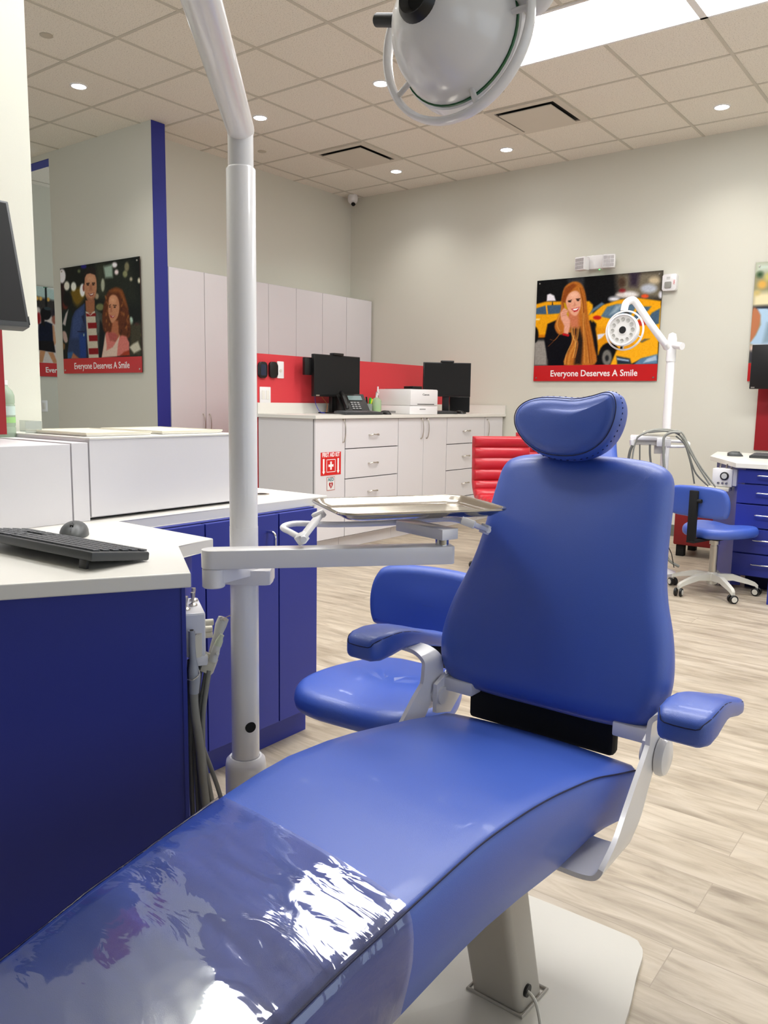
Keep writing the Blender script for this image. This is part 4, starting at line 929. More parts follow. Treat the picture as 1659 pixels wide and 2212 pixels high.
# mouse
def mouse(label, p, d, z0, S=1.0, m=None):
    t = thing('computer_mouse', label, 'computer mouse', (p[0], p[1], z0))
    d = Vector((d[0], d[1], 0)).normalized(); sx = Vector((d.y, -d.x, 0)); bm = bmn(); rings = []; P0 = Vector((p[0], p[1], z0+.001))
    for k in range(13):
        u = -1+2*k/12; w_ = .032*math.sqrt(max(.03, 1-abs(u)**2.6))*(1-.06*u); hgt = .034*(max(.05, 1-abs(u+.15)**2.4/1.3))**.7
        rings.append([bm.verts.new(P0 + (d*(u*.052)+sx*(w_*math.cos(a)))*S + Vector((0, 0, S*hgt*max(0, math.sin(a))**.75))) for a in [PI*i/12 for i in range(13)]])
    for a_, b_ in zip(rings, rings[1:]):
        for i in range(12): bm.faces.new((a_[i], a_[i+1], b_[i+1], b_[i]))
    for r_ in (rings[0], rings[-1]): bm.faces.new(r_)
    bm.faces.new([r_[0] for r_ in rings]+[r_[-1] for r_ in rings[::-1]])
    body = obj('shell', bm, m or mat('graphite plastic', (72, 74, 74), .42), t, ang=60)
    pc = Vector((p[0], p[1], 0))+d*.022*S; obj('scroll_wheel', cyl(bmn(), (pc+sx*.004*S)+Vector((0, 0, z0+.026*S)), (pc-sx*.004*S)+Vector((0, 0, z0+.026*S)), .0075*S, 16), BLACK, t)
    obj('button_line', add_tube(bmn(), [(pc+d*q*S)+Vector((0, 0, z0+h*S)) for q, h in ((-.028, .0345), (-.01, .0335), (.012, .0265), (.022, .0175))], .0007*S, 5), BLACK, t)
mp_ = atz(160, 1158, ZT)
mouse('dark grey computer mouse on the white worktop behind the big keyboard', (mp_.x, mp_.y), (-mp_.x*.3+.35, -.75), ZT, 1.0)
# wall-hung monitor, red panel, bottle
rb = atx(11, 850, -2.195).y
t = thing('wall_panel', 'dark red panel at the left frame edge under the black screen', 'wall panel', (-2.2, .8, 1.051))
obj('mount', add_box(bmn(), -2.399, -2.21, .85, .95, 1.3, 1.6), BLACK, t, smooth=False)
obj('board', add_box(bmn(), -2.21, -2.195, .82, rb, 1.0505, 1.9), REDD, t, smooth=False)
t = thing('monitor', 'black screen at the left frame edge, mounted on the near white wall', 'monitor', (-2.25, 1.0, 1.3))
mc_ = atx(48, 722, -2.09)
mt1 = Matrix.Translation((-2.12, mc_.y-.235, mc_.z+.170)) @ Matrix.Rotation(math.radians(-14), 4, 'Y') @ Matrix.Rotation(math.radians(-2), 4, 'Z')
obj('casing', add_box(bmn(), -.022, .018, -.27, .24, -.165, .175, .004, mt1), CHAR, t)
obj('screen', add_box(bmn(), .0178, .0186, -.262, .232, -.15, .168, 0, mt1), SCREEN, t, smooth=False)
obj('sticker', add_box(bmn(), -.004, .0188, .2402, .2406, -.158, -.135, 0, mt1), mat('sticker', (170, 172, 172), .5), t, smooth=False)
box('wall_arm', BLACK, t, -2.195, -2.13, .86, .92, 1.44, 1.52, .004)
def glassy(name, tint, a=.25):
    if name in MC: return MC[name]
    m = bpy.data.materials.new(name); m.use_nodes = True; nt = m.node_tree; N = nt.nodes
    for n in list(N): N.remove(n)
    o = N.new('ShaderNodeOutputMaterial'); mx = N.new('ShaderNodeMixShader'); tr = N.new('ShaderNodeBsdfTransparent'); gl = N.new('ShaderNodeBsdfPrincipled')
    tr.inputs['Color'].default_value = L(tint); gl.inputs['Base Color'].default_value = L(tint); gl.inputs['Roughness'].default_value = .1; mx.inputs[0].default_value = a
    nt.links.new(tr.outputs[0], mx.inputs[1]); nt.links.new(gl.outputs[0], mx.inputs[2]); nt.links.new(mx.outputs[0], o.inputs['Surface']); MC[name] = m; return m
bp_ = atx(14, 960, -2.285)
t = thing('water_bottle', 'clear ribbed plastic bottle with a green and white label on the white box', 'bottle', (bp_.x, bp_.y, 1.051))
BM = Matrix.Translation((bp_.x, bp_.y, 1.0375)) @ Matrix.Diagonal((.80, .80, .92, 1))
obj('body', add_lathe(bmn(), [(0, 0), (.03, 0), (.034, .006), (.034, .03), (.032, .034), (.034, .038), (.034, .058), (.032, .062), (.034, .066), (.034, .10), (.032, .104), (.034, .108), (.034, .13), (.028, .145), (.014, .158), (.012, .165), (.0, .165)], BM, 28), glassy('bottle plastic', (206, 222, 204), .45), t)
obj('label', add_lathe(bmn(), [(.0345, .070), (.0345, .098)], BM, 28), mat('bottle label', (196, 214, 206), .5), t)
obj('label_band', add_lathe(bmn(), [(.0347, .046), (.0347, .064)], BM, 28), mat('label green', (158, 206, 130), .5), t)
obj('cap', add_lathe(bmn(), [(0, .163), (.014, .163), (.014, .178), (0, .178)], BM, 20), WHITE, t)
t = thing('acrylic_holder', 'small clear acrylic holder beside the bottle on the white box', 'holder', (-2.30, 1.27, 1.051))
ac = glassy('acrylic', (235, 238, 236), .22)
obj('panel', add_box(bmn(), -2.34, -2.22, 1.262, 1.2645, 1.051, 1.085), ac, t, smooth=False)
obj('front', add_box(bmn(), -2.222, -2.22, 1.2155, 1.2645, 1.051, 1.085), ac, t, smooth=False)
obj('base', add_box(bmn(), -2.34, -2.22, 1.262, 1.30, 1.051, 1.054), ac, t, smooth=False)
# delivery control box on the side of the desk
tt = Vector((.548, .837, 0)); ss = Vector((-.837, .548, 0))
Mb = Matrix((ss, tt, Vector((0, 0, 1)))).transposed().to_4x4(); Mb.translation = Vector((-1.226, 1.028, 0))
t = thing('control_box', 'white dental control box with metal toggles, hung beside the desk cabinet', 'control box', (-1.27, 1.03, .64))
obj('housing', add_box(bmn(), 0, .13, -.052, 0, .644, .735, .004, Mb), WHITE, t)
obj('front_plate', add_box(bmn(), -.0015, 0, -.050, -.003, .648, .731, .001, Mb), mat('pale grey plate', (222, 222, 228), .35), t)
for a, b_ in ((.03, -.035), (.06, -.018), (.09, -.038), (.10, -.012)):
    o = Mb @ Vector((a, b_, .735)); tg = obj('toggle', add_lathe(bmn(), [(0, 0), (.009, 0), (.009, .003), (.006, .004), (.003, .007), (.003, .014), (.005, .024), (.0045, .028), (0, .029)], Matrix.Translation(o), 18), NICK, t)
for z in (.68, .70, .668):
    o = Mb @ Vector((.03+.02*((z*1000) % 3), 0, z)); obj('connector', cyl(bmn(), o, o+tt*.022, .007, 16, .001), BEIGE, t)
obj('bracket', add_box(bmn(), .0, .13, -.03, .004, .625, .645, .001, Mb), WHITE, t)
# instrument holder bar reaching out to the right
h0 = atr(452, 1440, 1.61); h1 = atr(415, 1372, 1.60)
hb = thing('instrument_holder', 'off white forked holder under the control box', 'holder', (h1.x, h1.y, h1.z-.03))
f = bmn()
MH = frame(h1+Vector((0, 0, -.012)), Vector((0, 0, 1)), RT)
for s in (-1, 1):
    add_prism(f, [(s*.010, -.016), (s*.019, -.010), (s*.019, .022), (s*.010, .022)][::s], -.030, .016, MH)
add_prism(f, [(-.018, .014), (.018, .014), (.018, .030), (-.018, .030)], -.028, .016, MH)
obj('fork', f, BEIGE, hb)
def tilted_box(bm, c, zax, x, y, z, bev=.001):
    M = frame(c, zax, RT); add_box(bm, -x/2, x/2, -y/2, y/2, -z/2, z/2, bev, M)
hold2 = thing('instrument_holder', 'off white square holder block gripping the upright hand pieces', 'holder', (h0.x, h0.y, h0.z-.02))
f = bmn(); tilted_box(f, h0+Vector((0, 0, .003)), px_dir(.38, -1, 0), .024, .022, .030); tilted_box(f, atr(438, 1412, 1.62), px_dir(.8, .35, 0), .012, .012, .035); obj('block', f, BEIGE, hold2)
def handpiece(name, label, segs, m, parts=()):
    t = thing(name, label, 'dental handpiece', segs[0][0], 'hand pieces under the control box')
    return t
# saliva ejector with its long hose
a0 = atr(414, 1362, 1.575)
def T3(px, py, r): return atr(px, py, r)
t = thing('suction_handpiece', 'grey suction hand piece hanging vertically in the fork, with long hose', 'dental handpiece', T3(417, 1500, 1.58))
obj('nozzle', add_tube(bmn(), [T3(414, 1362, 1.575), T3(415, 1400, 1.575), T3(417, 1425, 1.575), T3(418, 1447, 1.575), T3(420, 1458, 1.575), T3(420, 1475, 1.575), T3(419, 1497, 1.575)], [.0066, .0066, .0070, .0105, .012, .011, .0095], 20), mat('blue grey plastic', (160, 164, 172), .35), t)
obj('nozzle_bore', add_tube(bmn(), [T3(414, 1361.0, 1.575), T3(414, 1360.5, 1.575)], .004, 12), BLACKM, t)
obj('ring_clip', add_tube(bmn(), smooth_path([T3(405, 1468, 1.563), T3(418, 1468, 1.56), T3(430, 1458, 1.565), T3(430, 1448, 1.57)], 5), .0012, 8), CHROME, t)
obj('hose', add_tube(bmn(), smooth_path([T3(418, 1496, 1.577), T3(421, 1540, 1.58), T3(430, 1600, 1.585), T3(438, 1680, 1.59), T3(446, 1750, 1.59), (T3(452, 1830, 1.58))], 6), .0088, 16), HOSE, t)
t = thing('syringe_handpiece', 'tall pale air water syringe leaning up to the pole', 'dental handpiece', T3(470, 1400, 1.63))
obj('handle', add_tube(bmn(), [T3(455, 1420, 1.63), T3(462, 1395, 1.63), T3(470, 1372, 1.63), T3(477, 1350, 1.63), T3(483, 1335, 1.63)], [.0065, .0075, .0088, .0118, .0112], 18), PLG, t)
obj('button', cyl(bmn(), T3(478, 1338, 1.615), T3(478, 1336, 1.61), .0035, 12), CHROME, t); obj('button', cyl(bmn(), T3(485, 1339, 1.615), T3(485, 1337, 1.61), .0035, 12), CHROME, t)
obj('tip', add_tube(bmn(), [T3(487, 1334, 1.63), T3(499, 1329, 1.63)], .001, 8), CHROME, t)
t = thing('ejector_handpiece', 'short pale hand piece with greenish tip held in the square block', 'dental handpiece', T3(465, 1400, 1.60))
obj('valve', add_tube(bmn(), [T3(460, 1428, 1.60), T3(464, 1412, 1.60), T3(468, 1398, 1.60), T3(471, 1392, 1.60)], [.0085, .0088, .0078, .0078], 18), mat('pale plastic', (216, 214, 206), .3), t)
obj('tip', add_tube(bmn(), [T3(470, 1394, 1.60), T3(474, 1384, 1.60), T3(477, 1376, 1.60), T3(480, 1371, 1.60)], [.008, .0075, .005, .0048], 18), mat('greenish plastic', (206, 212, 184), .35), t)
obj('button', cyl(bmn(), T3(470, 1412, 1.59), T3(470.5, 1412, 1.586), .0035, 12), PLG, t)
for k, (pts, r, m, s) in enumerate((
    ([(452, 1448), (447, 1480), (440, 1530), (438, 1580), (440, 1640), (452, 1700), (464, 1760)], .0052, HOSE, 'grey hose from the square block, the rightmost bend'),
    ([(446, 1446), (440, 1480), (432, 1530), (430, 1590), (436, 1660), (448, 1730), (455, 1790)], .0045, HOSED, 'dark grey hose just left of the rightmost hose'),
    ([(438, 1420), (430, 1470), (425, 1540), (427, 1620), (432, 1700), (436, 1780)], .0045, HOSED, 'dark grey hose hanging behind the suction hand piece'),
    ([(410, 1425), (409, 1500), (411, 1600), (414, 1700), (418, 1790)], .0052, HOSED, 'dark hose hanging against the desk cabinet edge'),
    ([(413, 1430), (414, 1520), (420, 1620), (426, 1720), (430, 1800)], .0048, HOSE, 'pale hose hanging beside the desk cabinet edge'),
    ([(432, 1425), (428, 1500), (436, 1600), (456, 1660), (470, 1700), (482, 1740)], .0046, HOSE, 'pale hose curving away towards the pole base'))):
    r_ = 1.60 if k != 3 else 1.59
    pp = smooth_path([T3(x, y, r_+.004*k) for x, y in pts], 6)
    tag(obj('hose', add_tube(bmn(), pp, r, 12), m), s, 'hose')
# =============================================================== STOOLS
def make_stool(loc, rz, label):
    """faces -y in its own frame: backrest on +y"""
    t = thing('operator_stool', label, 'stool', (0, 0, 0), 'blue operator stools')
    def fs(a, b, h): 
        sad = -.012*math.exp(-(a*a)/.006)*(1 if b < 0 else .3) + .06*max(0, a*a-.02) - .10*max(0, -b-.13)**1.5*3
        return Vector((a, b, .430+h+sad))
    so = [(0, -.20), (.10, -.212), (.17, -.19), (.208, -.12), (.205, -.02), (.175, .08), (.13, .15), (.07, .185), (0, .19), (-.07, .185), (-.13, .15), (-.175, .08), (-.205, -.02), (-.208, -.12), (-.17, -.19), (-.10, -.212)]
    obj('seat', add_pad(bmn(), so, .065, .032, .024, .006, fs, 5), VINYL, t, ang=70)
    def fk(a, b, h): return Vector((a, .215 - h*1 - .5*a*a*1.2 + (b-.09)*.12, .50+b))
    bo = [(-.185, .02), (-.15, 0), (0, -.004), (.15, 0), (.185, .02), (.195, .09), (.18, .15), (.14, .178), (0, .186), (-.14, .178), (-.18, .15), (-.195, .09)]
    obj('backrest', add_pad(bmn(), bo, .045, .022, .018, .006, fk, 5), VINYL, t, ang=70)
    br = bmn(); add_box(br, -.026, .026, .262, .285, .36, .66, .004); add_box(br, -.026, .026, .05, .285, .345, .36, .003); obj('back_bracket', br, BLACKM, t)
    obj('adjust_knob', cyl(bmn(), (-.026, .274, .60), (-.05, .274, .60), .012, 14), BLACKM, t)
    obj('mechanism', add_box(bmn(), -.07, .07, -.08, .09, .345, .366, .004), BLACKM, t)
    lv = obj('lever', add_tube(bmn(), [(.05, -.02, .35), (.14, -.06, .352), (.17, -.07, .345)], .005, 8), BLACKM, t)
    obj('gas_cylinder', add_lathe(bmn(), [(0, .11), (.024, .11), (.024, .30), (.02, .30), (.02, .31), (.03, .31), (.03, .345), (0, .345)], None, 20), NICK, t)
    hub = obj('hub', add_lathe(bmn(), [(0, .06), (.03, .06), (.036, .085), (.036, .12), (.026, .135), (0, .135)], None, 24), PLG, t)
    for k in range(5):
        a = 2*PI*k/5+.035; d = Vector((math.cos(a), math.sin(a), 0)); sx = Vector((-d.y, d.x, 0)); b = bmn(); pr = None
        for u, z, w, hh in ((.025, .105, .022, .022), (.12, .108, .018, .018), (.21, .085, .015, .014), (.25, .072, .014, .012), (.265, .060, .012, .012)):
            q = [b.verts.new(d*u+sx*(s*w)+Vector((0, 0, z+v*hh))) for s, v in ((-1, -1), (1, -1), (.8, 1), (-.8, 1))]
            if pr:
                for i in range(4): b.faces.new((pr[i], pr[(i+1) % 4], q[(i+1) % 4], q[i]))
            else: b.faces.new(q)
            pr = q
        b.faces.new(pr[::-1]); leg = obj('leg', b, PLG, t, ang=60)
        c = d*.262; w_ = Vector((math.cos(a+1.1+k), math.sin(a+1.1+k), 0)); b = bmn()
        for s in (-1, 1): cyl(b, c+w_*(s*.008)+Vector((0, 0, .026)), c+w_*(s*.024)+Vector((0, 0, .026)), .0255, 20, .003)
        cs = obj('caster', b, BLACK, leg)
        b = bmn()
        for s in (-1, 1): cyl(b, c+w_*(s*.0235)+Vector((0, 0, .026)), c+w_*(s*.0262)+Vector((0, 0, .026)), .017, 18, .001)
        cyl(b, c+Vector((0, 0, .045)), c+Vector((0, 0, .068)), .008, 12)
        obj('caster_cover', b, PLG, leg)
    t.location = loc; t.rotation_euler = (0, 0, rz)
    return t
stool = make_stool((-1.225, 1.648, 0), math.radians(6), 'blue operator stool behind the big dental chair, left of its backrest')
dup(stool, (-1.335, 5.15, 0), math.radians(166), 'blue operator stool seen from behind, in front of the right drawer desk')
# =============================================================== BACK COUNTER
XF = -3.98; ZC = 1.045
def bw(y, zc, x): 
    def f(par):
        pts = smooth_path([(x-.002, y-.055, zc), (x+.02, y-.05, zc-.002), (x+.030, y-.03, zc+.006), (x+.026, y, zc+.002), (x+.030, y+.03, zc+.006), (x+.02, y+.05, zc-.002), (x-.002, y+.055, zc)], 4)
        obj('handle', add_tube(bmn(), pts, .0052, 8), NICK, par)
    return f
def vh(y, zc, half=.085): return bow(y, zc, half, XF, True)
cx0, cz0, cz1 = -4.57, 0, 1.018
cab('base_cabinet', 'white counter cabinet with the first aid sign on its door', cx0, XF, 4.385, 4.729, cz0, cz1, LAM, doors=((4.387, 4.727, .105, cz1, 'door', vh(4.70, .925)),), group='white counter base cabinets')
cab('drawer_cabinet', 'white drawer cabinet of the back counter, left one, beside the first aid sign', cx0, XF, 4.73, 5.416, cz0, cz1, LAM, doors=(
    (4.732, 5.414, .788, cz1, 'drawer', bw(5.076, .888, XF)), (4.732, 5.414, .555, .786, 'drawer', bw(5.072, .664, XF)), (4.732, 5.414, .320, .553, 'drawer', bw(5.07, .438, XF)), (4.732, 5.414, .105, .318, 'drawer', bw(5.07, .21, XF))), group='white counter drawer cabinets')
cab('base_cabinet', 'white counter cabinet with two doors, between the two stacks of drawers', cx0, XF, 5.417, 6.159, cz0, cz1, LAM, doors=(
    (5.418, 5.787, .105, cz1, 'door', vh(5.745, .925)), (5.788, 6.158, .105, cz1, 'door', vh(5.83, .925))), group='white counter base cabinets')
cab('drawer_cabinet', 'white drawer cabinet of the back counter, right one, behind the red chair', cx0, XF, 6.16, 6.836, cz0, cz1, LAM, doors=(
    (6.161, 6.835, .774, cz1, 'drawer', bw(6.49, .889, XF)), (6.161, 6.835, .533, .772, 'drawer', bw(6.49, .655, XF)), (6.161, 6.835, .275, .531, 'drawer', bw(6.49, .40, XF)), (6.161, 6.835, .105, .273, 'drawer', bw(6.49, .19, XF))), group='white counter drawer cabinets')
cab('base_cabinet', 'narrow white counter cabinet at the far right end against the back wall', cx0, XF, 6.837, 7.19, cz0, cz1, LAM, doors=((6.838, 7.188, .105, cz1, 'door', vh(6.875, .905)),), group='white counter base cabinets')
bm = add_box(bmn(), -4.581, -3.955, 4.365, 7.205, cz1+.001, ZC, .002)
tag(obj('countertop', bm, TOP, smooth=False), 'pale back countertop carrying the printer and two black screens', 'worktop')
bs = thing('backsplash', 'low pale backsplash behind the printer and screens', 'backsplash', (-4.57, 5.8, ZC))
obj('rear_board', add_box(bmn(), -4.581, -4.562, 4.372, 7.205, ZC+.0005, 1.13), TOP, bs, smooth=False)
obj('side_board', add_box(bmn(), -4.561, -3.962, 7.19, 7.208, ZC+.0005, 1.13), TOP, bs, smooth=False)
def MX(y, z, x=XF): 
    M = Matrix(((0, 0, 1, x), (1, 0, 0, y), (0, 1, 0, z), (0, 0, 0, 1))); return M
# first aid sign
t = thing('first_aid_sign', 'red FIRST AID KIT sign with arrows and a cross on the white cabinet door', 'sign', (XF, 4.56, .68))
M = MX(4.563, .683, XF+.001)
obj('plate', add_prism(bmn(), [(-.115, -.087), (.115, -.087), (.115, .087), (-.115, .087)], 0, .0012, M), REDS, t, smooth=False)
text('lettering', 'FIRST AID KIT', .044, M @ Matrix.Translation((0, .066, .0014)), TEXTW, t, bold=.0012, squash=.74)
for s in (-1, 1):
    b = bmn(); x = s*.083
    add_prism(b, [(x, -.078), (x+.017, -.056), (x+.009, -.056), (x+.009, .038), (x-.009, .038), (x-.009, -.056), (x-.017, -.056)], .0013, .0017, M); obj('arrow', b, TEXTW, t, smooth=False)
b = bmn(); o = .052
for x0, x1, y0, y1 in ((-o, o, .028, .033), (-o, o, -.065, -.060), (-o, -o+.005, -.065, .033), (o-.005, o, -.065, .033)): add_prism(b, [(x0, y0), (x1, y0), (x1, y1), (x0, y1)], .0013, .0017, M)
obj('kit_outline', b, TEXTW, t, smooth=False)
b = bmn(); add_prism(b, [(-.009, -.046), (.009, -.046), (.009, -.024), (.029, -.024), (.029, -.006), (.009, -.006), (.009, .016), (-.009, .016), (-.009, -.006), (-.029, -.006), (-.029, -.024), (-.009, -.024)], .0013, .0017, M)
obj('cross', b, TEXTW, t, smooth=False)
t = thing('defibrillator_sign', 'small white AED sticker with a red heart below the first aid sign', 'sign', (XF, 4.56, .53))
M = MX(4.563, .532, XF+.001)
obj('plate', add_prism(bmn(), [(-.046, -.052), (.046, -.052), (.046, .052), (-.046, .052)], 0, .001, M), mat('sign border', (190, 120, 110), .5), t, smooth=False)
obj('face', add_prism(bmn(), [(-.041, -.047), (.041, -.047), (.041, .047), (-.041, .047)], .0011, .0014, M), mat('sign face', (232, 232, 230), .5), t, smooth=False)
text('lettering', 'AED', .036, M @ Matrix.Translation((0, .030, .0017)), mat('sign teal', (50, 120, 130), .5), t, bold=.001)
hp = [(0, -.040), (-.022, -.012), (-.023, .002), (-.014, .010), (-.005, .008), (0, .002), (.005, .008), (.014, .010), (.023, .002), (.022, -.012)]
obj('heart', add_prism(bmn(), hp, .0015, .0018, M), mat('heart red', (176, 28, 28), .5), t, smooth=False)
obj('bolt', add_prism(bmn(), [(.004, .006), (-.008, -.012), (-.001, -.012), (-.003, -.03), (.009, -.008), (.002, -.008)], .0019, .0021, M), TEXTW, t, smooth=False)
# monitors
def monitor(label, c, rz, w, h, zb, ztop, bar=True, side=False, stand=True, zbase=ZC, logo=None):
    """c: centre x,y; faces its local +x"""
    t = thing('monitor', label, 'monitor', (c[0], c[1], zb))
    M = Matrix.Translation((c[0], c[1], (zb+ztop)/2)) @ Matrix.Rotation(rz, 4, 'Z'); hh = (ztop-zb)/2
    obj('casing', add_box(bmn(), -.035, .0, -w/2, w/2, -hh, hh, .004, M), BLACK, t)
    obj('screen', add_box(bmn(), .0, .001, -w/2+.008, w/2-.008, -hh+.018, hh-.008, 0, M), BLACKM, t, smooth=False)
    if bar: obj('webcam', add_box(bmn(), -.04, .012, -.06, .06, hh-.002, hh+.018, .004, M), BLACK, t)
    if side: obj('privacy_flap', add_box(bmn(), -.06, -.03, -w/2-.075, -w/2+.01, hh-.17, hh-.03, .004, M), BLACK, t)
    if logo: obj('badge', add_box(bmn(), .0012, .002, -w/2+.02, -w/2+.06, -hh+.004, -hh+.014, 0, M), NICK, t, smooth=False)
    if stand:
        bz = zbase-(zb+ztop)/2
        obj('stand', add_box(bmn(), -.075, -.035, -.03, .03, bz+.008, 0, .004, M), BLACK, t)
        obj('stand_foot', add_box(bmn(), -.13, .05, -.10, .10, bz+.0008, bz+.012, .004, M), BLACK, t)
    return t
monitor('large black screen on the back counter, left one, above the phone', (-4.42, 5.150), math.radians(-2), .56, .35, 1.185, 1.525, side=True, logo=1)
q0, q1 = atr(923, 855, 7.62), atr(1007, 860, 7.62)
mc = (q0+q1)/2
monitor('black screen on the back counter, right one, near the corner, behind the printer', (mc.x, mc.y), math.radians(-46), .45, .33, 1.205, atr(923, 785, 7.62).z+.01)
# printer
P = Vector((-4.02, 5.42, ZC))
pa = math.radians(-10)
def MR(c, rz): return Matrix.Translation(c) @ Matrix.Rotation(rz, 4, 'Z')
# corners: front face between px 888-952, side 815-888
fl, fr_ = atz(889, 895, ZC), atz(952, 896, ZC); bl_ = atz(822, 893, ZC)
fx = Vector((-3.985, fl.y*(-3.985/fl.x), 0)); 
t = thing('printer', 'white desktop printer on the back counter between the two black screens', 'printer', (-4.2, 5.6, ZC))
pr0 = Vector((-4.005, 5.815, ZC)); Mp = MR(pr0, math.radians(-10)) @ Matrix.Diagonal((.95, 1.04, .76, 1))
obj('body', add_box(bmn(), -.42, 0, -.165, .165, .10, .285, .008, Mp), WHITE, t)
obj('paper_drawer', add_box(bmn(), -.415, .004, -.166, .166, .002, .098, .004, Mp), WHITE, t)
obj('front_cover', add_box(bmn(), 0, .006, -.162, .162, .104, .278, .002, Mp), WHITE, t)
obj('output_tray', add_box(bmn(), -.36, -.03, -.14, .14, .283, .290, .002, Mp), BLACK, t)
obj('control_panel', add_box(bmn(), -.12, .0, -.13, -.02, .288, .318, .004, Mp @ Matrix.Rotation(0, 4, 'Z')), BLACK, t)
obj('slot', add_box(bmn(), .004, .0075, -.08, .12, .112, .120, 0, Mp), BLACKM, t, smooth=False)
obj('drawer_grip', add_box(bmn(), .003, .0055, -.05, .02, .055, .066, 0, Mp), mat('grip grey', (150, 150, 150), .5), t, smooth=False)
obj('vent', add_box(bmn(), -.36, -.18, -.1675, -.164, .012, .035, 0, Mp), mat('grip grey', (150, 150, 150), .5), t, smooth=False)
Mt = Mp @ Matrix(((0, 0, 1, .0065), (1, 0, 0, .02), (0, 1, 0, .225), (0, 0, 0, 1)))
text('brand_lettering', 'Canon', .030, Mt, BLACK, t, bold=.0005)
# phone
t = thing('desk_phone', 'black desk phone with a grey display under the left screen on back counter', 'phone', (-4.2, 5.17, ZC))
ph = atz(775, 888, ZC); Mh = MR((-4.30, 5.20, ZC), math.radians(-32))
b = bmn(); 
for y0, y1 in ((-.12, .12),): 
    v = [b.verts.new(Mh @ Vector(q)) for q in ((.11, y0, .004), (.11, y0, .022), (-.08, y0, .165), (-.105, y0, .165), (-.07, y0, .004), (.11, y1, .004), (.11, y1, .022), (-.08, y1, .165), (-.105, y1, .165), (-.07, y1, .004))]
    b.faces.new(v[:5]); b.faces.new(v[5:][::-1])
    for k in range(5): b.faces.new((v[k], v[(k+1) % 5], v[5+(k+1) % 5], v[5+k]))
obj('base', b, BLACK, t, smooth=False)
sl = (Vector((-.19, 0, .143))).normalized(); 
Ms = Mh @ Matrix.Translation((.11, 0, .022)) @ Matrix(((0, sl.x, -sl.z*-1, 0), (1, 0, 0, 0), (0, sl.z, -sl.x, 0), (0, 0, 0, 1)))
obj('display', add_box(bmn(), -.03, .09, .15, .21, .001, .004, .001, Ms), mat('lcd', (120, 140, 140), .3), t, smooth=False)
b = bmn()
for i in range(4):
    for j in range(3): add_box(b, -.025+j*.028, -.005+j*.028, .03+i*.026, .044+i*.026, .001, .006, .001, Ms, 1)
obj('keypad', b, mat('phone keys', (150, 150, 150), .4), t, smooth=False)
b = add_tube(bmn(), smooth_path([Ms @ Vector(q) for q in ((-.085, .01, .02), (-.085, .03, .03), (-.085, .11, .034), (-.085, .20, .03), (-.085, .22, .02))], 4), .018, 12)
obj('handset', b, BLACK, t)
# keyboards and mice on the counter
kbd('low dark keyboard lying on the back counter under the left screen', (-4.05, 4.98), (.06, 1, 0), .44, .13, ZC+.003, math.radians(5), feet=False)
kbd('dark keyboard on the back counter beside the printer, under the right screen', (-4.16, 6.26), (.2, 1, 0), .40, .13, ZC+.003, math.radians(3), feet=False)
mq = atz(807, 894, ZC); mouse('small black mouse on the back counter, left of the printer', (-4.05, 5.33), (1, .1), ZC, 1.0, BLACK)
mouse('small black mouse before the little dark box at right end of back counter', (-4.12, 6.60), (1, .1), ZC, 1.0, BLACK)
q = atz(1000, 890, ZC)
t = thing('speaker_box', 'small square black screen box at the right end of the back counter', 'speaker', (-4.2, 6.78, ZC)); Mk = MR((-4.22, 6.75, ZC), math.radians(-46))
obj('casing', add_box(bmn(), -.05, 0, -.10, .10, .012, .165, .006, Mk), BLACK, t); obj('foot', add_box(bmn(), -.06, .03, -.06, .06, .0008, .012, .003, Mk), BLACK, t)
obj('front', add_box(bmn(), .0, .001, -.092, .092, .02, .157, 0, Mk), SCREEN, t, smooth=False)
# pen cup and pens
pc = Vector((-4.30, 5.41, ZC))
tag(obj('pen_cup', add_lathe(bmn(), [(0, 0), (.036, 0), (.037, .085), (.035, .085), (.034, .004), (0, .004)], Matrix.Translation(pc+Vector((0, 0, .0008))), 20), glassy('cup clear', (196, 200, 196), .4)), 'clear cup of pens between the desk phone and the printer', 'cup')
for k, (dx, dy, c, s) in enumerate(((-.02, -.02, (236, 236, 240), 'white pen in the clear pen cup, leaning left'), (.0, -.01, (20, 20, 24), 'black marker in the clear pen cup'), (.012, .004, (70, 190, 50), 'green highlighter in the clear pen cup'),
    (-.006, .014, (60, 180, 46), 'second green highlighter in the clear pen cup, behind the black marker'), (.0, .02, (226, 214, 40), 'yellow highlighter in the clear pen cup, leaning right'))):
    p0 = pc+Vector((dx*.3, dy*.3, .008)); p1 = pc+Vector((dx*1.6, dy*2.6, .15-.006*k))
    t = thing('pen', s, 'pen', p0, 'pens in the cup')
    obj('barrel', add_tube(bmn(), [p0, p0+(p1-p0)*.62], .0065, 8), mat('pen%d' % k, c, .4), t); obj('cap', add_tube(bmn(), [p0+(p1-p0)*.62, p1], .0078, 8), mat('pen%d' % k, c, .4), t)
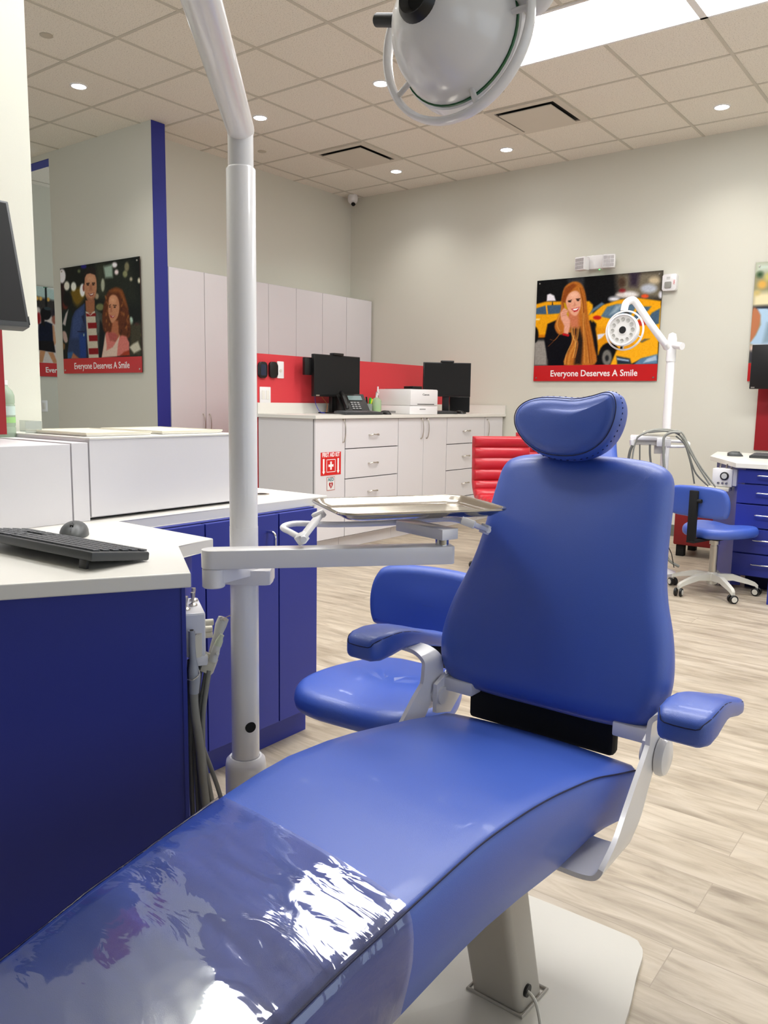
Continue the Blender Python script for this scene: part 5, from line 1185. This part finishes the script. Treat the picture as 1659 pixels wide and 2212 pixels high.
# sanitiser bottle, clear flask, spray
t = thing('soap_bottle', 'clear pump bottle with green gel beside the printer on the back counter', 'bottle', (-4.28, 5.50, ZC))
MB_ = Matrix.Translation((-4.28, 5.50, ZC+.0008))
obj('bottle', add_lathe(bmn(), [(0, 0), (.038, 0), (.042, .01), (.042, .11), (.03, .13), (.012, .14), (0, .14)], MB_, 24), glassy('gel bottle', (206, 226, 190), .5), t)
obj('gel', add_lathe(bmn(), [(0, .004), (.037, .004), (.039, .012), (.039, .07), (0, .07)], MB_, 24), mat('green gel', (150, 200, 60), .3), t)
obj('pump', add_tube(bmn(), [Vector((-4.28, 5.50, ZC+.14)), Vector((-4.28, 5.50, ZC+.185)), Vector((-4.25, 5.48, ZC+.19)), Vector((-4.23, 5.465, ZC+.18))], [.012, .007, .007, .005], 10), WHITE, t)
t = thing('spray_bottle', 'clear bottle with a white spout just left of the printer', 'bottle', (-4.50, 5.80, ZC))
MB_ = Matrix.Translation((-4.50, 5.80, ZC+.0008))
obj('bottle', add_lathe(bmn(), [(0, 0), (.046, 0), (.05, .02), (.036, .09), (.014, .16), (0, .16)], MB_, 24), glassy('flask', (214, 220, 216), .35), t)
obj('nozzle', add_tube(bmn(), [Vector((-4.50, 5.80, ZC+.16)), Vector((-4.50, 5.80, ZC+.24))], [.012, .007], 10), WHITE, t)
# loose cables under the left screen
for pts, c, s in (([(-4.56, 5.02, 1.19), (-4.52, 4.99, 1.12), (-4.50, 5.02, 1.06), (-4.47, 5.06, 1.05)], (60, 70, 190), 'thin blue cable hanging below the left screen'), ([(-4.56, 5.10, 1.19), (-4.52, 5.13, 1.12), (-4.50, 5.10, 1.06), (-4.47, 5.07, 1.05)], (200, 120, 60), 'thin orange cable hanging below the left screen')):
    tag(obj('cable', add_tube(bmn(), smooth_path(pts, 6), .0028, 6), mat('cable%d' % c[0], c, .5)), s, 'cable')
# wall controls on the red wall
XR = -4.582
t = thing('touch_controller', 'round cornered black touch controller with screen on the red wall', 'wall control', (XR, 4.425, 1.39))
def rr(hx, hy, r): return rrect(hx, hy, r, 5)
for (px, name, lb) in ((565, 'touch_controller', None), (588, 'touch_controller', 'black rounded wall knob beside the touch controller on the red wall')):
    P0 = atx(px, 799, XR); M = MX(P0.y, P0.z, XR)
    if lb: t = thing(name, lb, 'wall control', P0)
    obj('casing', add_prism(bmn(), rr(.044, .062, .028), .001, .022, M, bev=.005), BLACK, t)
    if not lb: obj('screen', add_prism(bmn(), rr(.028, .042, .008), .0222, .0228, M), mat('control screen', (34, 44, 66), .2), t, smooth=False)
def plate(name, label, px, py, hx, hy, X, rockers=1, cat='light switch'):
    P0 = atx(px, py, X); M = MX(P0.y, P0.z, X); t = thing(name, label, cat, P0)
    obj('plate', add_prism(bmn(), rr(hx, hy, .004), .0008, .006, M, bev=.0015), WHITE, t)
    for k in range(rockers):
        ox = (k-(rockers-1)/2)*.046
        obj('rocker', add_prism(bmn(), [(ox-.016, -.034), (ox+.016, -.034), (ox+.016, .034), (ox-.016, .034)], .006, .009, M, bev=.001), TOP, t)
    return t
plate('light_switch', 'white double rocker switch low on the red wall by the pole', 572, 853, .058, .062, XR, 2)
tp_ = plate('light_switch', 'white blank wall plate right of the black wall knob on red wall', 605, 799, .036, .066, XR, 0, 'wall plate')
P0 = atx(605, 801, XR); obj('jack', cyl(bmn(), P0, P0+Vector((.012, 0, 0)), .012, 12), PLG, tp_)
P0 = atx(93, 877, -8.43)
plate('light_switch', 'white light switch on the corridor wall below the half hidden poster', 95, 877, .040, .062, -8.43, 1)
# =============================================================== TALL CABINETS ON THE LEFT WALL
XT = -5.69; YS = [4.431, 4.816, 5.21, 5.602, 5.986, 6.379, 6.766, 7.199]
lab = ['tall white double door cabinet beside the blue stripe, with bow handles', 'tall white double door cabinet right behind the white pole', 'tall white double door cabinet above the red wall and wall controls', 'tall narrow white cabinet at the far right, in the corner']
hz = atx(446, 915, XT).z
for u in range(4):
    ys = YS[2*u:2*u+3] if u < 3 else YS[6:8]
    ds = []
    for k, (a, b_) in enumerate(zip(ys, ys[1:])):
        hy = b_-.035 if k == 0 else a+.035
        ds.append((a, b_, .105, 2.252, 'door', bow(hy, hz, .085, XT)))
    cab('tall_cabinet', lab[u], XL+.002, XT, ys[0]+.0005, ys[-1]-.0005, 0, 2.255, LAM, doors=ds, group='tall white cabinets')
# =============================================================== BACK WALL FITTINGS
t = thing('emergency_light', 'white twin head emergency light above the woman and cabs poster', 'emergency light', (-3.04, YB-.05, 2.42))
obj('housing', add_box(bmn(), -3.16, -2.92, YB-.075, YB-.002, 2.375, 2.50, .012), WHITE, t)
for s, x in ((-1, -3.175), (1, -2.915)):
    Mh = Matrix.Translation((x, YB-.115, 2.425)) @ Matrix.Rotation(s*math.radians(14), 4, 'Z')
    hd_ = obj('lamp_head', add_box(bmn(), -.055, .055, -.035, .045, -.06, .06, .01, Mh), WHITE, t)
    b = bmn()
    for i in range(3):
        for j in range(3): add_box(b, -.045+j*.031, -.017+j*.031, -.038, -.034, -.048+i*.033, -.020+i*.033, .001, Mh, 1)
    obj('lens', b, mat('reflector', (176, 170, 170), .2), hd_)
obj('indicator', add_lathe(bmn(), [(0, -.006), (.006, -.004), (.008, 0), (0, 0)], Matrix.Translation((-3.03, YB-.05, 2.374)), 12), mat('green led', (60, 220, 90), .4, emit=2), t)
p0, p1 = aty(1436, 595, YB), aty(1464, 628, YB); cx_, cz_ = (p0.x+p1.x)/2, (p0.z+p1.z)/2
t = thing('fire_alarm_strobe', 'small white fire alarm strobe at the top right of the cab poster', 'fire alarm', (cx_, YB, cz_))
M = Matrix(((1, 0, 0, cx_), (0, 0, -1, YB), (0, 1, 0, cz_), (0, 0, 0, 1)))
obj('housing', add_prism(bmn(), rr(.060, .070, .014), .002, .055, M, bev=.006), WHITE, t)
obj('strobe_lens', add_prism(bmn(), rr(.028, .026, .006), .055, .066, Matrix.Translation((-.008, 0, -.022)) @ M, bev=.004), mat('strobe grey', (150, 148, 142), .2), t)
for k in range(3): obj('speaker_slot', add_prism(bmn(), [(-.024, .026+k*.008), (.006, .026+k*.008), (.006, .030+k*.008), (-.024, .030+k*.008)], .0552, .0558, M), mat('slot grey', (170, 170, 166), .5), t, smooth=False)
text('lettering', 'FIRE', .022, M @ Matrix.Translation((.044, 0, .0555)) @ Matrix.Rotation(PI/2, 4, 'Z'), REDS, t)
# =============================================================== RIGHT STATION
t = thing('wall_panel', 'dark red panel on the back wall at the right edge, under the black screen', 'wall panel', (-1.2, YB, .8))
obj('board', add_box(bmn(), -1.612, -.6, YB-.014, YB-.001, .80, 1.60), REDD, t, smooth=False)
t = thing('monitor', 'black screen at the right frame edge, over the dark red panel', 'monitor', (-1.3, 7.1, 1.4))
p0, p1 = aty(1619, 745, 6.98), aty(1618, 840, 6.98)
obj('casing', add_box(bmn(), p1.x, p1.x+.56, 6.98, 7.02, p1.z, p0.z, .004), BLACK, t); obj('wall_arm', add_box(bmn(), -1.35, -1.25, 7.02, 7.20, 1.38, 1.46, .004), BLACK, t)
obj('badge', add_box(bmn(), p1.x+.012, p1.x+.04, 6.9785, 6.98, p1.z+.006, p1.z+.016), NICK, t, smooth=False)
# desk: left side is angled, drawers face the camera
DZ = .81
fc, lcn = atz(1590, 1000, DZ), atz(1534, 985, DZ)
fy = fc.y
tag(obj('worktop', add_prism(bmn(), [(lcn.x, lcn.y), (fc.x, fy), (-.2, fy+.02), (-.2, 6.5), (lcn.x-.12, 6.5)], DZ-.03, DZ, bev=.002), TOP, smooth=False), 'white worktop of the drawer desk at the right edge', 'worktop')
t = thing('drawer_desk', 'blue desk with bar handled drawers at the right edge', 'drawer cabinet', (-.9, fy+.4, 0))
ox = fc.x
obj('carcass', add_prism(bmn(), [(lcn.x+.05, lcn.y), (ox-.005, fy+.10), (ox+.05, fy+.045), (-.22, fy+.045), (-.22, 6.45), (lcn.x+.02, 6.45)], .60, DZ-.0305), BLUEL, t, smooth=False)
obj('pedestal', add_box(bmn(), ox+.06, -.22, fy+.05, fy+.6, .10, .60), BLUEL, t, smooth=False)
obj('side_panel', add_prism(bmn(), [(lcn.x+.05, lcn.y), (ox-.005, fy+.10), (ox+.05, fy+.12), (lcn.x+.09, lcn.y+.02)], .02, .60), BLUEL, t, smooth=False)
obj('toe_kick', add_box(bmn(), ox+.06, -.25, fy+.20, fy+.6, .0005, .10), mat('dark blue gap', (14, 16, 60), .8), t, smooth=False)
for z0, z1 in ((.685, .770), (.56, .680), (.41, .555), (.25, .405), (.105, .245)):
    d_ = obj('drawer', add_box(bmn(), ox+.012, -.60, fy+.028, fy+.048, z0+.002, z1-.002, .001), BLUEL, t, smooth=False)
    zc = (z0+z1)/2+.01
    obj('handle', add_tube(bmn(), smooth_path([(ox+.13, fy+.03, zc), (ox+.13, fy+.005, zc), (ox+.14, fy-.002, zc)], 3)+smooth_path([(ox+.30, fy-.002, zc), (ox+.31, fy+.005, zc), (ox+.31, fy+.03, zc)], 3), .005, 10), CHROME, d_)
t = thing('end_panel', 'bright blue upright panel at the extreme right edge, nearest the camera', 'cabinet', (-.98, 4.9, 0))
pe = atz(1655, 1306, .0)
obj('panel', add_box(bmn(), pe.x, -.3, pe.y, pe.y+.04, .0005, .24), BLUEL, t, smooth=False)
kq = atz(1640, 979, DZ); kbd('dark keyboard on the right desk, by the frame edge', (-1.12, 5.95), (1, .0, 0), .44, .15, DZ+.003, math.radians(5), feet=False)
mouse('dark mouse on the right desk, left of its keyboard', (-1.46, 6.0), (1, .4), DZ, 1.0)
# control box of the right station
t = thing('control_box', 'white control box with a round pressure gauge on the right drawer desk', 'control box', (-1.36, 5.2, .6))
sx = Vector((.23, -.42, 0)).normalized(); sn = Vector((-.42, -.23, 0)).normalized()
cbx = Vector((-1.36, 5.335, 0)); M = Matrix((Vector((1, 0, 0)), Vector((0, 0, 1)), Vector((0, -1, 0)))).transposed().to_4x4()
c0 = atr(1560, 1032, 5.58); M.translation = c0
obj('housing', add_box(bmn(), -.062, .062, -.058, .058, -.10, 0, .005, M), WHITE, t)
obj('side_box', add_box(bmn(), .055, .10, -.05, .058, -.11, -.01, .004, M), WHITE, t)
obj('gauge', add_lathe(bmn(), [(0, .012), (.022, .012), (.026, .010), (.027, 0)], M @ Matrix.Translation((.014, .012, 0)), 24), BLACK, t)
obj('gauge_face', add_lathe(bmn(), [(0, .0135), (.017, .0135), (.018, .012)], M @ Matrix.Translation((.014, .012, 0)), 24), mat('gauge face', (200, 200, 196), .4), t)
for x, y in ((-.02, -.034), (.03, -.034), (.006, -.034)): obj('knob', add_lathe(bmn(), [(0, .014), (.007, .014), (.008, 0)], M @ Matrix.Translation((x, y, 0)), 14), NICK, t)
for x in (-.03, .01, .04): o = c0+Vector((x, .04, .058)); obj('toggle', cyl(bmn(), o, o+Vector((.006, 0, .03)), .005, 10), NICK, t)
obj('holder_rail', add_box(bmn(), -.10, .05, -.085, -.06, -.06, .02, .003, M), BEIGE, t)
# =============================================================== SECOND TREATMENT UNIT
LX, LY = -1.79, 5.50
t2 = thing('dental_light_pole', 'distant white lamp pole with its round lamp before the cab poster', 'dental light', (LX, LY, 0))
MP = Matrix.Translation((LX, LY, 0))
jz = atr(1446, 738, 5.78).z
obj('lower_post', add_lathe(bmn(), [(0, .05), (.028, .05), (.028, jz-.12), (0, jz-.12)], MP, 24), WHITE, t2)
obj('upper_post', add_lathe(bmn(), [(0, jz-.13), (.031, jz-.13), (.031, jz+.02), (.024, jz+.05), (0, jz+.06)], MP, 24), WHITE, t2)
obj('base_collar', add_lathe(bmn(), [(0, .0005), (.12, .0005), (.12, .02), (.05, .05), (.045, .4), (.036, .41), (0, .41)], MP, 24), WHITE, t2)
Jt = Vector((LX, LY, jz)); K0 = atr(1474, 748, 5.72); K1 = atr(1436, 752, 5.70)
obj('lower_arm', add_tube(bmn(), [Jt+Vector((0, 0, -.02)), K0], .024, 16), WHITE, t2)
el = [atr(x, y, r) for x, y, r in ((1436, 742, 5.62), (1403, 697, 5.6), (1373, 653, 5.58), (1362, 649, 5.57), (1352, 656, 5.56), (1348, 672, 5.55))]
obj('spring_arm', add_tube(bmn(), [atr(1440, 750, 5.66)]+smooth_path(el, 4), .0235, 16), WHITE, t2)
lcc = atr(1349, 714, 5.52)
make_lamp(t2, lcc, px_dir(-.62, .06, -.78), px_dir(.1, -1, 0), S=1.08)
# delivery cart head round the pole
t = thing('delivery_unit', 'white delivery tray unit with looping grey hoses round the far pole', 'delivery unit', (-1.85, 5.45, .85))
c1 = atr(1432, 938, 5.6)
def Bx(x0, y0, x1, y1, r, dep, name, m=WHITE):
    a = atr(x0, y1, r); b_ = atr(x1, y0, r); w_ = (Vector((b_.x, b_.y, 0))-Vector((a.x, a.y, 0))); l_ = w_.length; w_.normalize(); nn2 = Vector((-w_.y, w_.x, 0))
    M = Matrix((w_, nn2, Vector((0, 0, 1)))).transposed().to_4x4(); M.translation = Vector((a.x, a.y, 0))
    return obj(name, add_box(bmn(), 0, l_, 0, dep, a.z, b_.z, .004, M), m, t)
Bx(1361, 943, 1440, 950, 5.45, .22, 'shelf'); Bx(1372, 950, 1420, 961, 5.47, .16, 'shelf_body', PLG); Bx(1388, 934, 1462, 942, 5.45, .20, 'tray_top', BEIGE)
Bx(1418, 948, 1450, 964, 5.42, .14, 'head_block'); Bx(1412, 963, 1438, 980, 5.5, .10, 'post_clamp', PLG)
obj('front_rod', add_tube(bmn(), smooth_path([atr(x, y, 5.45) for x, y in ((1450, 953), (1480, 955), (1488, 960), (1478, 964), (1440, 964))], 4), .010, 8), WHITE, t)
obj('clip', add_tube(bmn(), [atr(1365, 950, 5.44), atr(1366, 962, 5.44)], .016, 10), WHITE, t)
for k, (pts, r, m, s) in enumerate((
    ([(1366, 962), (1361, 975), (1358, 992), (1357, 1010)], .012, HOSED, 'thick dark hose hanging at the left of the delivery unit'),
    ([(1378, 942), (1370, 965), (1366, 990), (1364, 1010)], .007, HOSE, 'thin grey hose hanging inside the left dark hose'),
    ([(1382, 960), (1382, 985), (1382, 1005)], .006, HOSED, 'short straight hose under the delivery shelf'),
    ([(1404, 960), (1404, 980), (1406, 1000)], .009, HOSED, 'pair of dark hoses under the middle of the delivery unit'),
    ([(1376, 946), (1395, 933), (1425, 927), (1455, 930), (1473, 935), (1486, 960), (1502, 990), (1518, 1015), (1546, 1052)], .008, HOSE, 'upper grey hose looping over the unit to the control box'),
    ([(1380, 942), (1410, 930), (1448, 932), (1475, 945), (1490, 975), (1510, 1010), (1534, 1048)], .008, HOSE, 'middle grey hose looping over the unit to the control box'),
    ([(1400, 934), (1440, 932), (1468, 940), (1484, 968), (1494, 1000), (1505, 1025), (1530, 1050)], .007, HOSED, 'lower grey hose looping over the unit to the control box'),
    ([(1460, 942), (1478, 958), (1488, 985), (1495, 1015), (1500, 1045)], .007, HOSED, 'grey hose dropping behind the stool back'),
    ([(1470, 935), (1452, 934), (1436, 942), (1433, 960), (1434, 1000), (1440, 1060), (1443, 1110), (1440, 1160), (1438, 1190), (1445, 1210), (1467, 1224)], .012, HOSE, 'long pale hose falling from the unit to the floor'),
    ([(1443, 1180), (1450, 1195), (1453, 1210), (1456, 1226)], .004, BLACK, 'thin black cable by the long pale hose'))):
    rr_ = 5.42-.006*k; r *= .74
    pp = [atr(x, y, rr_) for x, y in pts]
    pp = [Vector((q.x, q.y, max(q.z, r+.002))) for q in pp]
    tag(obj('hose' if k < 9 else 'cable', add_tube(bmn(), smooth_path(pp, 6), r, 10), m), s, 'hose' if k < 9 else 'cable')
# second dental chair: a copy, hidden almost wholly behind the first
c2 = atr(1262, 970, 5.3)
vd = Vector((-c2.x, -c2.y, 0)).normalized()
dup(chair, (c2.x+vd.x*.57, c2.y+vd.y*.57, 0), math.atan2(vd.x, -vd.y), 'distant blue dental chair, only its head end peeks out right of the near headrest')
# red storage seat against the back wall
t = thing('red_cabinet', 'low red cabinet on black feet behind the far operator stool', 'cabinet', (-1.9, 6.6, 0))
obj('body', add_box(bmn(), -1.93, -1.45, 6.25, 6.65, .09, .40, .012), mat('red box', (128, 6, 12), .5), t)
for x in (-1.88, -1.52):
    for y in (6.30, 6.6): obj('foot', add_box(bmn(), x-.03, x+.03, y-.03, y+.03, .0008, .089, .004), BLACKM, t)
# red office chairs
def make_red(loc, rz, label):
    t = thing('office_chair', label, 'office chair', (0, 0, 0), 'red ribbed office chairs')
    # side profile of the shell (y forward = -y), ribs across
    prf = [(.20, .92), (.205, .86), (.20, .79), (.195, .72), (.19, .65), (.18, .58), (.13, .515), (.03, .485), (-.07, .48), (-.17, .485), (-.25, .475)]
    P = smooth_path([(y, z, 0) for y, z in prf], 12); n = len(P); Wd = .215
    def shell(off, ribs):
        out = []; s = 0
        for i, p in enumerate(P):
            tn_ = (P[min(i+1, n-1)]-P[max(i-1, 0)]).normalized(); nr = Vector((tn_.y, -tn_.x, 0))
            if i: s += (P[i]-P[i-1]).length
            rib = .011*abs(math.sin(PI*s/.075))**.6 if ribs else 0
            q = p + nr*(off + (rib if ribs else 0)); out.append((q.x, q.y))
        return out
    fr = shell(-.018, False); bk = shell(.0, False)
    s_in = []
    s = 0
    for i, p in enumerate(P):
        tn_ = (P[min(i+1, n-1)]-P[max(i-1, 0)]).normalized(); nr = Vector((-tn_.y, tn_.x, 0))
        if i: s += (P[i]-P[i-1]).length
        s_in.append((p, nr, s))
    b = bmn(); rows = []
    us = [-1, -.97, -.9, -.6, -.3, 0, .3, .6, .9, .97, 1]
    for p, nr, s in s_in:
        rib = .020*abs(math.sin(PI*s/.078))**.45; row = []
        for u in us:
            e = 1 if abs(u) < .95 else (.6 if abs(u) < .99 else 0)
            q = p - nr*((.020+rib)*e); row.append(b.verts.new((u*Wd, q.x - 0, q.y)))
        row2 = []
        for u in us[::-1]:
            e = 1 if abs(u) < .95 else (.6 if abs(u) < .99 else 0)
            if e == 0: row2.append(None); continue
            q = p + nr*((.014+rib)*e); row2.append(b.verts.new((u*Wd, q.x, q.y)))
        rows.append(row+[v for v in row2 if v])
    for a_, b_ in zip(rows, rows[1:]):
        for k in range(len(a_)): b.faces.new((a_[k], a_[(k+1) % len(a_)], b_[(k+1) % len(a_)], b_[k]))
    b.faces.new(rows[0]); b.faces.new(rows[-1][::-1])
    obj('seat_shell', b, REDV, t, ang=50)
    obj('gas_cylinder', add_lathe(bmn(), [(0, .08), (.026, .08), (.026, .30), (.04, .44), (.09, .46), (0, .46)], None, 20), CHROME, t)
    for k in range(5):
        a = 2*PI*k/5+.45; d = Vector((math.cos(a), math.sin(a), 0))*.9
        leg = obj('leg', add_tube(bmn(), [d*.02+Vector((0, 0, .10)), d*.15+Vector((0, 0, .085)), d*.26+Vector((0, 0, .065))], [.02, .016, .012], 10), CHROME, t)
        sx = Vector((-d.y, d.x, 0)); obj('caster', cyl(bmn(), d*.265+sx*.02+Vector((0, 0, .027)), d*.265-sx*.02+Vector((0, 0, .027)), .0265, 16, .003), BLACK, leg)
    t.location = loc; t.rotation_euler = (0, 0, rz); return t
rc = make_red((-2.66, 4.93, 0), math.radians(48), 'red ribbed office chair in front of the white drawers, left of big backrest')
dup(rc, (-2.86, 5.72, 0), math.radians(15), 'second red office chair, mostly hidden behind the big blue headrest')
# =============================================================== LIGHT
w = bpy.data.worlds.new('World'); bpy.context.scene.world = w; w.use_nodes = True
w.node_tree.nodes['Background'].inputs[0].default_value = (.80, .90, 1, 1); w.node_tree.nodes['Background'].inputs[1].default_value = WORLD
vs = bpy.context.scene.view_settings; vs.view_transform = 'Standard'; vs.look = 'None'; vs.gamma = 1; vs.use_curve_mapping = False; vs.exposure = EXPO
